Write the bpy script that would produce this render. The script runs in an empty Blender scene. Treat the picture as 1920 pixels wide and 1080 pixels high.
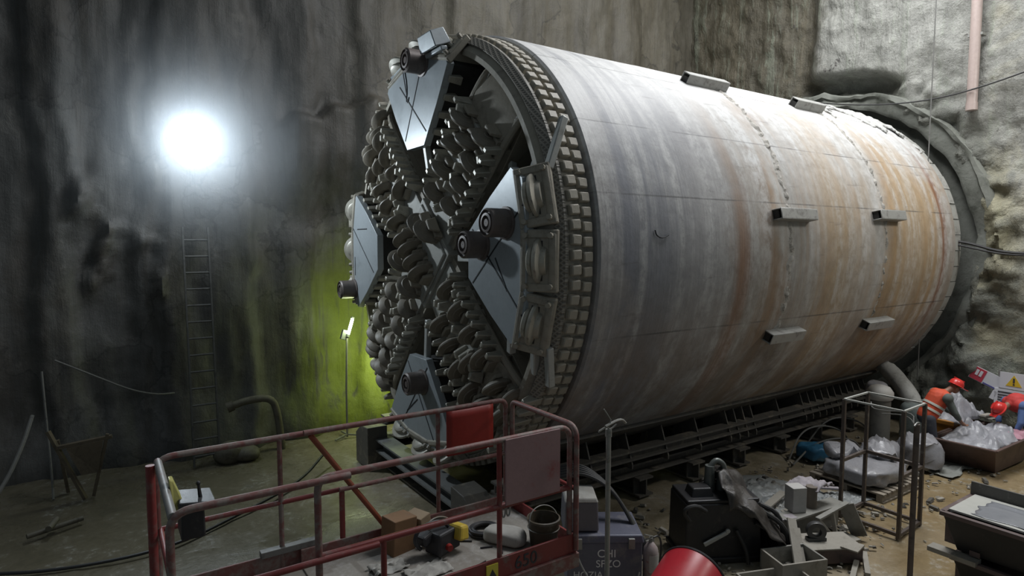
import bpy, bmesh, math, random
from mathutils import Vector, Matrix, Euler, noise

random.seed(7)
scene = bpy.context.scene
COL = scene.collection
AXZ = 3.844            # height of the machine's axis above the pit floor
PI = math.pi
RD = math.radians
LOC = {}               # world location of every object built here (roots are never rotated while building)


def V(*a):
    return Vector(a)


# ------------------------------------------------------------------ materials
MATS = {}


class NT:
    """small helper to write shader node trees"""

    def __init__(self, name):
        self.m = bpy.data.materials.new(name)
        self.m.use_nodes = True
        self.t = self.m.node_tree
        self.n = self.t.nodes
        self.l = self.t.links
        self.b = self.n['Principled BSDF']

    def new(self, typ, **kw):
        nd = self.n.new(typ)
        for k, v in kw.items():
            setattr(nd, k, v)
        return nd

    def link(self, a, b):
        self.l.new(a, b)

    def val(self, sock, v):
        if isinstance(v, bpy.types.NodeSocket):
            self.l.new(v, sock)
        else:
            sock.default_value = v

    def coord(self, scale=(1, 1, 1), loc=(0, 0, 0)):
        tc = self.new('ShaderNodeTexCoord')
        mp = self.new('ShaderNodeMapping')
        mp.inputs['Scale'].default_value = scale
        mp.inputs['Location'].default_value = loc
        self.link(tc.outputs['Object'], mp.inputs['Vector'])
        return mp.outputs['Vector']

    def noise(self, vec, scale=1.0, detail=6, rough=0.6, dist=0.0):
        nd = self.new('ShaderNodeTexNoise')
        self.link(vec, nd.inputs['Vector'])
        nd.inputs['Scale'].default_value = scale
        nd.inputs['Detail'].default_value = detail
        nd.inputs['Roughness'].default_value = rough
        nd.inputs['Distortion'].default_value = dist
        return nd.outputs['Fac']

    def ramp(self, fac, stops, interp='LINEAR'):
        nd = self.new('ShaderNodeValToRGB')
        cr = nd.color_ramp
        cr.interpolation = interp
        while len(cr.elements) > 1:
            cr.elements.remove(cr.elements[-1])
        for i, (p, c) in enumerate(stops):
            if not hasattr(c, '__len__'):
                c = (c, c, c)
            e = cr.elements[0] if i == 0 else cr.elements.new(p)
            e.position = p
            e.color = (c[0], c[1], c[2], 1)
        self.link(fac, nd.inputs['Fac'])
        return nd.outputs['Color']

    def mix(self, fac, a, b, mode='MIX'):
        nd = self.new('ShaderNodeMix', data_type='RGBA', blend_type=mode)
        self.val(nd.inputs[0], fac)
        for s, v in ((nd.inputs[6], a), (nd.inputs[7], b)):
            if isinstance(v, bpy.types.NodeSocket):
                self.link(v, s)
            else:
                s.default_value = (v[0], v[1], v[2], 1)
        return nd.outputs[2]

    def math(self, op, a, b=0.0, c=None, clamp=False):
        nd = self.new('ShaderNodeMath', operation=op, use_clamp=clamp)
        self.val(nd.inputs[0], a)
        self.val(nd.inputs[1], b)
        if c is not None:
            self.val(nd.inputs[2], c)
        return nd.outputs[0]

    def smooth(self, x, lo, hi):
        nd = self.new('ShaderNodeMapRange', interpolation_type='SMOOTHSTEP')
        self.link(x, nd.inputs['Value'])
        nd.inputs['From Min'].default_value = lo
        nd.inputs['From Max'].default_value = hi
        return nd.outputs['Result']

    def bump(self, h, strength=0.4, dist=0.02):
        nd = self.new('ShaderNodeBump')
        nd.inputs['Strength'].default_value = strength
        nd.inputs['Distance'].default_value = dist
        self.link(h, nd.inputs['Height'])
        self.link(nd.outputs['Normal'], self.b.inputs['Normal'])

    def finish(self, color=None, rough=None, metal=None):
        if color is not None:
            if isinstance(color, bpy.types.NodeSocket):
                self.link(color, self.b.inputs['Base Color'])
            else:
                self.b.inputs['Base Color'].default_value = (*color, 1)
        if rough is not None:
            self.val(self.b.inputs['Roughness'], rough)
        if metal is not None:
            self.val(self.b.inputs['Metallic'], metal)
        return self.m


def dirty(name, base, dirt=None, amount=0.5, scale=3.0, rough=0.6, metal=0.0, bump=0.25, bdist=0.01, fine=18.0):
    """paint / steel / timber with irregular dirt on it"""
    if name in MATS:
        return MATS[name]
    t = NT(name)
    co = t.coord()
    n1 = t.noise(co, scale, 8, 0.65, 0.4)
    n2 = t.noise(co, fine, 6, 0.7)
    if dirt is None:
        dirt = tuple(c * 0.45 for c in base)
    k = t.math('MULTIPLY_ADD', n2, 0.35, t.math('MULTIPLY', n1, 0.8))
    fac = t.smooth(k, 0.80 - amount * 0.5, 1.02 - amount * 0.5)
    c = t.mix(fac, base, dirt)
    c = t.mix(0.5, c, t.ramp(n2, [(0.3, 0.75), (0.7, 1.0)]), 'MULTIPLY')
    r = t.math('MULTIPLY_ADD', n1, 0.3, rough - 0.15, clamp=True)
    t.bump(t.math('ADD', n1, t.math('MULTIPLY', n2, 0.5)), bump, bdist)
    MATS[name] = t.finish(c, r, metal)
    return MATS[name]


def plain(name, base, rough=0.5, metal=0.0, emit=None, strength=0):
    if name in MATS:
        return MATS[name]
    t = NT(name)
    m = t.finish(base, rough, metal)
    if emit:
        t.b.inputs['Emission Color'].default_value = (*emit, 1)
        t.b.inputs['Emission Strength'].default_value = strength
    MATS[name] = m
    return m


# ------------------------------------------------------------------ mesh builder
class MB:
    def __init__(self):
        self.bm = bmesh.new()
        self.mi = 0

    def _fin(self, faces):
        for f in faces:
            f.material_index = self.mi

    def hull(self, pts, faces):
        vs = [self.bm.verts.new(p) for p in pts]
        out = []
        for f in faces:
            try:
                out.append(self.bm.faces.new([vs[i] for i in f]))
            except ValueError:
                pass
        self._fin(out)
        return self

    def box(self, c, s, rot=None, taper=1.0, shift=(0, 0)):
        """box of size s about c; rot = Euler tuple or Matrix; taper scales the top face"""
        R = rot if isinstance(rot, Matrix) else Euler(rot or (0, 0, 0)).to_matrix()
        p = []
        for z in (-1, 1):
            k = taper if z > 0 else 1.0
            sh = shift if z > 0 else (0, 0)
            for x, y in ((-1, -1), (1, -1), (1, 1), (-1, 1)):
                p.append(Vector(c) + R @ Vector((x * s[0] / 2 * k + sh[0], y * s[1] / 2 * k + sh[1], z * s[2] / 2)))
        return self.hull(p, [(3, 2, 1, 0), (4, 5, 6, 7), (0, 1, 5, 4), (1, 2, 6, 5), (2, 3, 7, 6), (3, 0, 4, 7)])

    def ext(self, lo, hi):
        """box by its two corners"""
        lo, hi = Vector(lo), Vector(hi)
        return self.box((lo + hi) / 2, [abs(a) for a in (hi - lo)])

    @staticmethod
    def frame(d):
        d = Vector(d).normalized()
        a = Vector((0, 0, 1)) if abs(d.z) < 0.92 else Vector((1, 0, 0))
        u = d.cross(a).normalized()
        return u, d.cross(u).normalized(), d

    def bar(self, p0, p1, w, h, up=None):
        """rectangular bar from p0 to p1"""
        p0, p1 = Vector(p0), Vector(p1)
        d = (p1 - p0).normalized()
        up = Vector(up or (0, 0, 1))
        if abs(d.dot(up)) > 0.98:
            up = Vector((1, 0, 0))
        u = d.cross(up).normalized()
        v = u.cross(d).normalized()
        R = Matrix((u, d, v)).transposed()
        return self.box((p0 + p1) / 2, (w, (p1 - p0).length, h), R)

    def cone(self, p0, p1, r0, r1=None, seg=16, cap=True):
        r1 = r0 if r1 is None else r1
        p0, p1 = Vector(p0), Vector(p1)
        u, v, d = self.frame(p1 - p0)
        a = [self.bm.verts.new(p0 + (u * math.cos(2 * PI * i / seg) + v * math.sin(2 * PI * i / seg)) * r0) for i in range(seg)]
        b = [self.bm.verts.new(p1 + (u * math.cos(2 * PI * i / seg) + v * math.sin(2 * PI * i / seg)) * r1) for i in range(seg)]
        fs = [self.bm.faces.new((a[i], a[(i + 1) % seg], b[(i + 1) % seg], b[i])) for i in range(seg)]
        if cap:
            fs.append(self.bm.faces.new(a[::-1]))
            fs.append(self.bm.faces.new(b))
        self._fin(fs)
        return self

    def tube(self, pts, r, seg=10, smooth=0, closed=False):
        """round tube along a polyline; smooth = rounds of corner cutting; r may be a list"""
        pts = [Vector(p) for p in pts]
        for _ in range(smooth):
            q = [pts[0]]
            for i in range(len(pts) - 1):
                q += [pts[i] * 0.75 + pts[i + 1] * 0.25, pts[i] * 0.25 + pts[i + 1] * 0.75]
            q.append(pts[-1])
            pts = q
        n = len(pts)
        rs = r if hasattr(r, '__len__') else [r] * n
        if len(rs) != n:
            rs = [rs[min(len(rs) - 1, int(i * len(rs) / n))] for i in range(n)]
        rings = []
        u = None
        for i in range(n):
            d = (pts[min(i + 1, n - 1)] - pts[max(i - 1, 0)])
            if closed:
                d = pts[(i + 1) % n] - pts[(i - 1) % n]
            d.normalize()
            if u is None:
                u = self.frame(d)[0]
            u = (u - d * u.dot(d)).normalized()
            w = d.cross(u)
            rings.append([self.bm.verts.new(pts[i] + (u * math.cos(2 * PI * k / seg) + w * math.sin(2 * PI * k / seg)) * rs[i]) for k in range(seg)])
        fs = []
        m = n if closed else n - 1
        for i in range(m):
            a, b = rings[i], rings[(i + 1) % n]
            for k in range(seg):
                fs.append(self.bm.faces.new((a[k], a[(k + 1) % seg], b[(k + 1) % seg], b[k])))
        if not closed:
            fs.append(self.bm.faces.new(rings[0][::-1]))
            fs.append(self.bm.faces.new(rings[-1]))
        self._fin(fs)
        return self

    def lathe(self, prof, o, d, seg=48, a0=0.0, a1=2 * PI, closed=False, u=None):
        """profile of (radius, height) pairs spun about the axis o + d*height"""
        uu, vv, d = self.frame(d)
        if u is not None:
            uu = Vector(u).normalized()
            vv = d.cross(uu)
        o = Vector(o)
        full = abs(a1 - a0 - 2 * PI) < 1e-6
        n = seg if full else seg + 1
        rings = []
        for i in range(n):
            a = a0 + (a1 - a0) * i / seg
            e = uu * math.cos(a) + vv * math.sin(a)
            rings.append([self.bm.verts.new(o + e * max(r, 1e-4) + d * h) for r, h in prof])
        m = len(prof)
        fs = []
        for i in range(seg):
            A, B = rings[i], rings[(i + 1) % n]
            for k in range(m if closed else m - 1):
                k2 = (k + 1) % m
                fs.append(self.bm.faces.new((A[k], B[k], B[k2], A[k2])))
        if not full and closed:
            fs.append(self.bm.faces.new(rings[0]))
            fs.append(self.bm.faces.new(rings[-1][::-1]))
        self._fin(fs)
        return self

    def ball(self, c, r, seg=12, rot=None):
        r = r if hasattr(r, '__len__') else (r, r, r)
        M = Matrix.Translation(c) @ (Euler(rot or (0, 0, 0)).to_matrix().to_4x4()) @ Matrix.Diagonal((*r, 1))
        g = bmesh.ops.create_uvsphere(self.bm, u_segments=seg, v_segments=max(6, seg * 2 // 3), radius=1, matrix=M)
        fs = {f for v in g['verts'] for f in v.link_faces}
        self._fin(fs)
        return self

    def prism(self, poly, z0, z1, fn, inset=0.0, top=True):
        """extrude a 2-D outline between z0 and z1; fn maps (x, y, z) to the world"""
        cx = sum(p[0] for p in poly) / len(poly)
        cy = sum(p[1] for p in poly) / len(poly)
        k = 1 - inset
        a = [self.bm.verts.new(fn(x, y, z0)) for x, y in poly]
        b = [self.bm.verts.new(fn(cx + (x - cx) * k, cy + (y - cy) * k, z1)) for x, y in poly]
        n = len(poly)
        fs = [self.bm.faces.new((a[i], a[(i + 1) % n], b[(i + 1) % n], b[i])) for i in range(n)]
        fs.append(self.bm.faces.new(a[::-1]))
        fs.append(self.bm.faces.new(b))
        self._fin(fs)
        return self

    def grid(self, fn, nu, nv, keep=None):
        """sheet of (nu+1) x (nv+1) points fn(u, v)"""
        vs = [[self.bm.verts.new(fn(i / nu, j / nv)) for j in range(nv + 1)] for i in range(nu + 1)]
        fs = []
        for i in range(nu):
            for j in range(nv):
                q = (vs[i][j], vs[i + 1][j], vs[i + 1][j + 1], vs[i][j + 1])
                if keep and not keep(sum((v.co for v in q), Vector()) / 4):
                    continue
                fs.append(self.bm.faces.new(q))
        self._fin(fs)
        return self

    def mesh(self, name, mats, smooth=40, fix=True):
        bm = self.bm
        loose = [v for v in bm.verts if not v.link_faces]
        if loose:
            bmesh.ops.delete(bm, geom=loose, context='VERTS')
        if fix:
            bmesh.ops.recalc_face_normals(bm, faces=bm.faces)
        me = bpy.data.meshes.new(name)
        for m in (mats if isinstance(mats, (list, tuple)) else [mats]):
            me.materials.append(m)
        if smooth:
            for f in bm.faces:
                f.smooth = True
        bm.to_mesh(me)
        bm.free()
        if smooth and smooth < 180:
            me.set_sharp_from_angle(angle=RD(smooth))
        return me

    def build(self, name, mats, parent=None, smooth=40, bevel=0.0, seg=2, fix=True, loc=None, label=None):
        """link the collected shapes as ONE object; points are given in world space"""
        base = Vector(loc) if loc is not None else (LOC[parent.name] if parent else Vector((0, 0, 0)))
        if base.length > 0:
            bmesh.ops.translate(self.bm, verts=self.bm.verts, vec=-base)
        me = self.mesh(name, mats, smooth, fix)
        o = bpy.data.objects.new(name, me)
        COL.objects.link(o)
        LOC[o.name] = base
        if parent:
            o.parent = parent
            o.location = base - LOC[parent.name]
        else:
            o.location = base
        if bevel:
            md = o.modifiers.new('bevel', 'BEVEL')
            md.width = bevel
            md.segments = seg
            md.limit_method = 'ANGLE'
            md.angle_limit = RD(35)
            md.use_clamp_overlap = True
            md.harden_normals = False
        if label:
            o['label'] = label
        return o


def tag(o, label, cat, group=None, kind=None):
    o['label'] = label
    o['category'] = cat
    if group:
        o['group'] = group
    if kind:
        o['kind'] = kind
    return o


def thing(name, loc, label, cat, group=None):
    o = bpy.data.objects.new(name, None)
    o.empty_display_size = 0.1
    COL.objects.link(o)
    o.location = loc
    LOC[o.name] = Vector(loc)
    return tag(o, label, cat, group)


def structure(o):
    o['kind'] = 'structure'
    return o


def inst(name, me, parent, M, label=None):
    """another object sharing mesh data, placed by a matrix in its parent's space"""
    o = bpy.data.objects.new(name, me)
    COL.objects.link(o)
    o.parent = parent
    o.matrix_local = M
    if label:
        o['label'] = label
    return o


def fbm(x, y, z=0.0, oct=5, h=0.55):
    s, a, f = 0.0, 1.0, 1.0
    for _ in range(oct):
        s += a * noise.noise(Vector((x * f, y * f, z * f)))
        a *= h
        f *= 2.05
    return s


def sstep(x, a, b):
    t = max(0.0, min(1.0, (x - a) / (b - a)))
    return t * t * (3 - 2 * t)


def bevel_bm(mb, w, seg=1, ang=35):
    bm = mb.bm
    bmesh.ops.recalc_face_normals(bm, faces=bm.faces)
    ed = [e for e in bm.edges if len(e.link_faces) == 2 and e.calc_face_angle(0) > RD(ang)]
    bmesh.ops.bevel(bm, geom=ed, offset=w, offset_type='OFFSET', segments=seg, profile=0.5, affect='EDGES', clamp_overlap=True)
    return mb


# ------------------------------------------------------------------ materials of the machine
def make_shield_material():
    t = NT('shield_steel')
    tc = t.new('ShaderNodeTexCoord')
    sp = t.new('ShaderNodeSeparateXYZ')
    t.link(tc.outputs['Object'], sp.inputs[0])
    X = sp.outputs['X']
    th = t.math('ARCTAN2', t.math('SUBTRACT', sp.outputs['Z'], AXZ), t.math('MULTIPLY', sp.outputs['Y'], -1.0))

    def uv(sx, st, off=0.0):
        cb = t.new('ShaderNodeCombineXYZ')
        t.link(t.math('MULTIPLY', X, sx), cb.inputs[0])
        t.link(t.math('MULTIPLY', th, st), cb.inputs[1])
        cb.inputs[2].default_value = off
        return cb.outputs[0]
    ring = t.noise(uv(3.2, 0.55), 1.0, 5, 0.6, 0.25)         # streaks running round the skin
    ring2 = t.noise(uv(9.0, 0.9, 4.0), 1.0, 5, 0.7, 0.2)
    patch = t.noise(uv(0.75, 2.1, 9.0), 1.0, 7, 0.62, 0.5)
    fine = t.noise(uv(7.0, 16.0, 3.0), 1.0, 7, 0.72)
    lng = t.noise(uv(1.1, 26.0, 6.0), 1.0, 4, 0.6)           # scratches running along the machine
    wob = t.math('MULTIPLY_ADD', t.math('SUBTRACT', patch, 0.5), 2.2, X)
    fx = t.math('DIVIDE', wob, 9.85)
    base = t.ramp(fx, [(0.0, (.31, .30, .29)), (.04, (.26, .255, .26)), (.07, (.20, .205, .225)), (.12, (.225, .23, .245)), (.17, (.30, .297, .30)), (.22, (.335, .33, .325)),
                       (.27, (.26, .22, .19)), (.31, (.33, .31, .28)), (.36, (.25, .18, .125)), (.40, (.38, .36, .33)),
                       (.46, (.38, .345, .305)), (.53, (.38, .285, .18)), (.60, (.38, .33, .27)), (.66, (.40, .385, .36)),
                       (.72, (.37, .262, .15)), (.80, (.39, .30, .195)), (.86, (.38, .275, .165)), (.95, (.35, .31, .27)), (1, (.34, .33, .31))])
    rustm = t.math('MULTIPLY', t.smooth(ring, .48, .72), t.smooth(X, 2.0, 3.3))
    c = t.mix(t.math('MULTIPLY', rustm, 0.42), base, (.36, .215, .10))
    # strong thin rust rings
    def band(x0, w, wobble=0.25):
        d = t.math('ABSOLUTE', t.math('SUBTRACT', t.math('MULTIPLY_ADD', t.math('SUBTRACT', ring2, .5), wobble, X), x0))
        return t.math('SUBTRACT', 1.0, t.smooth(d, w * 0.3, w), clamp=True)
    c = t.mix(t.math('MULTIPLY', band(9.05, .17), .75), c, (.20, .075, .03))
    low = t.smooth(th, RD(14), RD(-12))
    c = t.mix(t.math('MULTIPLY', t.math('MULTIPLY', band(2.72, .22), low), .6), c, (.24, .11, .05))
    # lime grout left on the skin: heavy on the crown, thin streaks elsewhere
    wash = t.math('MULTIPLY', t.smooth(ring, .58, .36), t.smooth(fine, .3, .62))
    crown = t.smooth(t.math('MULTIPLY_ADD', t.math('SUBTRACT', patch, .5), 1.5, th), RD(2), RD(52))
    wf = t.math('MULTIPLY_ADD', crown, 0.85, t.math('MULTIPLY', wash, 0.62), clamp=True)
    c = t.mix(wf, c, (.53, .53, .52))
    # blue-grey smears at the front
    sm = t.math('MULTIPLY', t.math('MULTIPLY', t.smooth(ring, .45, .6), t.smooth(X, 2.2, .6)), t.smooth(patch, .4, .6))
    c = t.mix(t.math('MULTIPLY', sm, .65), c, (.17, .18, .21))
    # mud splashes on the flank below
    mud = t.math('MULTIPLY', t.smooth(th, RD(-8), RD(-40)), t.smooth(t.noise(uv(1.4, 3.0, 12.0), 1.0, 8, .7), .34, .62))
    c = t.mix(t.math('MULTIPLY', mud, .7), c, (.17, .125, .09))
    c = t.mix(t.smooth(lng, .60, .74), c, t.mix(.35, c, (.09, .08, .075)))
    c = t.mix(.55, c, t.ramp(fine, [(.28, .62), (.62, 1.08)]), 'MULTIPLY')
    # welded plate edges, thin dark lines along the machine
    for a in (-26, 4.2, 22, 47):
        d = t.math('ABSOLUTE', t.math('SUBTRACT', th, RD(a)))
        k = t.math('MULTIPLY', t.math('LESS_THAN', d, .0035), t.smooth(lng, .35, .6))
        c = t.mix(t.math('MULTIPLY', k, .6), c, (.05, .05, .05))
    t.bump(t.math('ADD', t.math('MULTIPLY', fine, .7), t.math('ADD', ring2, t.math('MULTIPLY', patch, 1.5))), .35, .02)
    MATS['shield_steel'] = t.finish(c, t.math('MULTIPLY_ADD', fine, .35, .42), .0)
    return t.m


make_shield_material()
M_CUT = dirty('muddy_cutter_steel', (.29, .262, .21), (.16, .14, .11), .5, 3.2, .62, .0, .5, .015)
M_SPOKE = dirty('grey_spoke_steel', (.33, .33, .30), (.18, .17, .145), .5, 3.0, .55, .0, .35, .01)
M_DISC = dirty('brown_disc_steel', (.20, .178, .14), (.125, .11, .09), .5, 5.0, .55, .0, .3, .006)
M_RING = dirty('worn_ring_steel', (.40, .38, .32), (.19, .175, .15), .5, 5.0, .42, .2, .3, .005)
M_PLATE = dirty('bluish_plate_steel', (.36, .395, .415), (.25, .275, .29), .42, 2.2, .36, .25, .10, .004)
M_LINE = plain('dark_seam', (.02, .022, .025), .7)
M_DARK = dirty('dark_inner_steel', (.035, .034, .032), (.018, .018, .018), .5, 3.0, .7)
M_RIM = dirty('rim_steel', (.33, .305, .25), (.21, .19, .155), .5, 4.0, .62, .0, .5, .012)
M_PORT = dirty('rusty_port_steel', (.15, .125, .115), (.085, .075, .07), .5, 6.0, .5, .2, .3, .005)
M_BAR = dirty('scraped_bar_steel', (.42, .43, .41), (.22, .22, .20), .4, 5.0, .45, .2, .2, .004)


def crosshatch_material():
    t = NT('crosshatched_wear_band')
    co = t.coord((1, 1, 1))
    w = []
    for r in (45, -45):
        mp = t.new('ShaderNodeMapping')
        mp.inputs['Rotation'].default_value = (RD(r), 0, RD(10))
        t.link(co, mp.inputs['Vector'])
        wv = t.new('ShaderNodeTexWave', wave_type='BANDS', bands_direction='Z')
        wv.inputs['Scale'].default_value = 7.5
        wv.inputs['Distortion'].default_value = .6
        t.link(mp.outputs['Vector'], wv.inputs['Vector'])
        w.append(wv.outputs['Fac'])
    h = t.math('MAXIMUM', w[0], w[1])
    n = t.noise(co, 9, 6)
    c = t.mix(t.smooth(h, .5, .95), (.15, .14, .12), (.27, .255, .22))
    c = t.mix(.5, c, t.ramp(n, [(.3, .7), (.7, 1.05)]), 'MULTIPLY')
    t.bump(h, .7, .012)
    return t.finish(c, .65)


M_HATCH = crosshatch_material()

# ------------------------------------------------------------------ the tunnel boring machine
TBM = thing('tunnel_boring_machine', (0, 0, .52), 'huge muddy tunnel boring machine with a spoked cutting face, filling the pit on its cradle', 'boring machine')
R0 = 3.3
AX = V(1, 0, 0)
CEN = V(0, 0, AXZ)


def LW(x, y, z):
    """face coordinates (x to the viewer's right, y up, z out of the face) to the world"""
    return V(-z, -x, AXZ + y)


FD = V(-1, 0, 0)

# shield skin
mb = MB()
prof = [(3.16, .10), (3.16, .0), (3.27, -.0), (R0, .03), (R0, .55), (R0, 1.2), (R0, 2.0), (3.303, 2.62), (3.306, 2.68), (3.302, 3.2),
        (3.302, 3.72), (3.296, 3.74), (3.298, 3.92), (3.304, 3.94), (3.302, 5.2), (3.302, 6.62), (3.296, 6.64), (3.298, 6.82), (3.302, 6.84),
        (3.30, 8.2), (3.298, 9.3), (3.30, 9.55), (3.27, 9.56), (3.0, 9.56), (.02, 9.56)]
mb.lathe(prof, CEN, AX, 220)
mb.build('shield', MATS['shield_steel'], TBM, smooth=30)

# tail: short segmented wear plates behind the shield
M_TAIL = dirty('tail_plate_steel', (.40, .40, .37), (.22, .21, .19), .5, 4.0, .55, .1, .3, .01)
random.seed(3)
tailmb = MB()
n = 64
for i in range(n):
    a0 = 2 * PI * i / n
    w = 2 * PI / n * .94
    ln = random.choice((.22, .28, .33, .25, .3))
    r = 3.28 + random.uniform(-.01, .015)
    tailmb.lathe([(r - .05, 9.5), (r, 9.5), (r, 9.56 + ln), (r - .05, 9.56 + ln)], CEN, AX, 3, a0, a0 + w, True, u=(0, -1, 0))
o = tailmb.build('tail_seal_plate', M_TAIL, TBM, smooth=30)

# crusted weld seams between the shield cans
M_CRUST = dirty('crusted_grout', (.44, .42, .38), (.10, .09, .075), .5, 14.0, .9, .0, .8, .02, 40)
for sx, w, lo, hi in ((3.86, .11, -24, 62), (6.75, .065, -22, 60)):
    mb = MB()
    nu, nv = 260, 6

    def fn(u, v):
        a = RD(lo + (hi - lo) * u)
        edge = 1 - abs(2 * v - 1)
        k = max(0, .35 + fbm(u * 40, v * 2, sx, 3)) * edge
        ww = w * (.8 + .6 * noise.noise(V(u * 22, sx, 0)))
        r = 3.292 + .045 * k
        return V(sx + ww * (2 * v - 1) + .05 * noise.noise(V(u * 9, 3, sx)), -math.cos(a) * r, AXZ + math.sin(a) * r)
    mb.grid(fn, nu, nv)
    mb.build('weld_seam', M_CRUST, TBM, smooth=60)

# crust of old grout left on the crown near the tail, with a torn edge
mb = MB()


def crust(u, v):
    x, a = 7.2 + 2.36 * u, RD(38 + 46 * v)
    k = .02 + .045 * max(0, .4 + fbm(x * 3, a * 9, 4, 5))
    r = 3.295 + k
    return V(x + .04 * noise.noise(V(x * 5, a * 8, 1)), -math.cos(a) * r, AXZ + math.sin(a) * r)


def crust_keep(c):
    a = math.atan2(c.z - AXZ, -c.y)
    m = fbm(c.x * 1.3, a * 3.5, 8, 5) + .55 * sstep(c.x, 7.4, 9.0) - .9 * sstep(a, RD(56), RD(40)) - .25
    return m > 0


mb.grid(crust, 110, 70, keep=crust_keep)
o = mb.build('grout_crust', dirty('flaky_grout', (.47, .47, .45), (.25, .25, .235), .45, 5.0, .9, 0, .7, .02, 22), TBM, smooth=50, fix=False)
sd = o.modifiers.new('thick', 'SOLIDIFY')
sd.thickness = .03
sd.offset = -1

# lifting / stabiliser lugs standing on the skin: box with an open end
M_LUG = dirty('lug_steel', (.36, .36, .34), (.16, .15, .14), .45, 6.0, .5, .2, .3, .006)
for x0, x1, a in ((3.42, 4.36, 10.0), (6.33, 7.22, 11.0), (3.58, 4.46, -22.2), (6.46, 7.36, -22.6), (3.05, 4.05, 56.2), (5.95, 6.86, 55.0)):
    mb = MB()
    e = V(0, -math.cos(RD(a)), math.sin(RD(a)))
    tg = V(0, math.sin(RD(a)), math.cos(RD(a)))
    R = Matrix((AX, tg, e)).transposed()
    c = CEN + e * 3.37 + AX * (x0 + x1) / 2
    L = x1 - x0
    for s in (-1, 1):
        mb.box(c + tg * s * .075, (L, .02, .17), R)
    mb.box(c + e * .078, (L, .15, .018), R)
    for k in (-.18, .18, .47):
        mb.box(c + AX * k * L, (.02, .14, .15), R)
    mb.mi = 1
    mb.box(c + e * -.02, (L * .96, .135, .10), R)
    mb.build('shield_lug', [M_LUG, M_DARK], TBM, smooth=30, bevel=.006, seg=1)

# pulled hook mark on the flank (bent rod)
mb = MB()
pts = [(x, y) for x, y in ((.92, 5.6), (.94, 4.4), (1.05, 3.8), (1.16, 4.6))]
mb.tube([CEN + V(x, -3.315 * math.cos(RD(a)), 3.315 * math.sin(RD(a))) for x, a in pts], .009, 6, 2)
mb.build('hook_rod', M_LINE, TBM)

# bulkhead far inside and the drum of the cutting head
mb = MB()
mb.lathe([(.02, .45), (3.1, .45), (3.1, .9), (.02, .9)], CEN, AX, 64)
mb.build('bulkhead', M_DARK, TBM, smooth=30)
mb = MB()
mb.lathe([(.02, -.1), (1.0, -.1), (1.0, .5), (.02, .5)], CEN, AX, 32)
mb.build('drive_hub', M_DARK, TBM, smooth=30)

mb = MB()
mb.lathe([(2.94, -.05), (3.19, -.05), (3.19, .42), (3.155, .425), (3.03, .56), (2.96, .56)], LW(0, 0, 0), FD, 160, closed=True)
mb.build('cutterhead_rim', M_RIM, TBM, smooth=30)
mb = MB()
mb.lathe([(3.2, .385), (3.215, .39), (3.215, .43), (3.125, .515), (3.11, .505), (3.16, .43)], LW(0, 0, 0), FD, 200, closed=True)
mb.build('wear_band', M_HATCH, TBM, smooth=30)

# spokes: long arms that flare out to the rim
HW = .53


def spoke_outline():
    p = [(.55, -HW), (1.7, -HW), (2.05, -HW - .03)]
    for k in range(7):                      # curved flare of the bucket mouth
        a = k / 6 * PI / 2
        p.append((2.05 + .85 * math.sin(a), -HW - .03 + .02 * (1 - math.cos(a))))
    p.append((2.97, -.58))
    for k in range(-4, 5):
        a = RD(11.2) * k / 4
        p.append((3.05 * math.cos(a), 3.05 * math.sin(a)))
    p.append((2.97, .58))
    for k in range(6, -1, -1):
        a = k / 6 * PI / 2
        p.append((2.05 + .85 * math.sin(a), HW + .03 - .02 * (1 - math.cos(a))))
    p += [(2.05, HW + .03), (1.7, HW), (.55, HW)]
    q = []
    for a in p:
        if not q or (Vector(a) - Vector(q[-1])).length > .02:
            q.append(a)
    return q


SPOKES = [45.5, 135.5, 225.5, 315.5]
for deg in SPOKES:
    ca, sa = math.cos(RD(deg)), math.sin(RD(deg))
    mb = MB()
    f = lambda x, y, z: LW(x * ca - y * sa, x * sa + y * ca, z)
    mb.prism(spoke_outline(), -.05, .42, f)
    mb.prism([(.5, -HW), (2.05, -HW - .02), (2.42, -.55), (2.42, .55), (2.05, HW + .02), (.5, HW)], .40, .58, f)
    mb.lathe([(2.30, .30), (2.36, .60), (2.62, .575), (2.98, .47), (3.06, .40), (3.06, .1)], LW(0, 0, 0), FD, 10, RD(-11), RD(11), True, u=V(0, -ca, sa))
    mb.mi = 1
    mb.prism([(.5, -HW + .1), (2.0, -HW + .1), (2.32, -.44), (2.32, .44), (2.0, HW - .1), (.5, HW - .1)], .55, .63, f)
    mb.mi = 2
    for s in (-1, 1):
        mb.bar(f(2.15, s * (HW - .06), .575), f(2.95, s * .52, .475), .13, .04, up=FD)
    # raised side cheeks of the bucket mouth
    mb.mi = 0
    for s in (-1, 1):
        pp = [f(2.05 + .85 * math.sin(k / 8 * PI / 2), s * (HW + .01 - .0 * (1 - math.cos(k / 8 * PI / 2))), .56 - .12 * (k / 8) ** 2) for k in range(9)]
        mb.tube([f(1.2, s * HW, .58), f(1.7, s * HW, .58)] + pp, .055, 8)
    mb.build('cutterhead_spoke', [M_CUT, M_SPOKE, M_HATCH], TBM, smooth=35, bevel=.018)

# centre of the face: lozenge plate
mb = MB()
sq = [(.86, 0), (0, .86), (-.86, 0), (0, -.86)]
mb.prism(sq, .40, .68, LW)
mb.prism([(x * .9, y * .9) for x, y in sq], .68, .715, LW, .03)
mb.build('centre_plate', M_SPOKE, TBM, smooth=30, bevel=.015)

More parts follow.
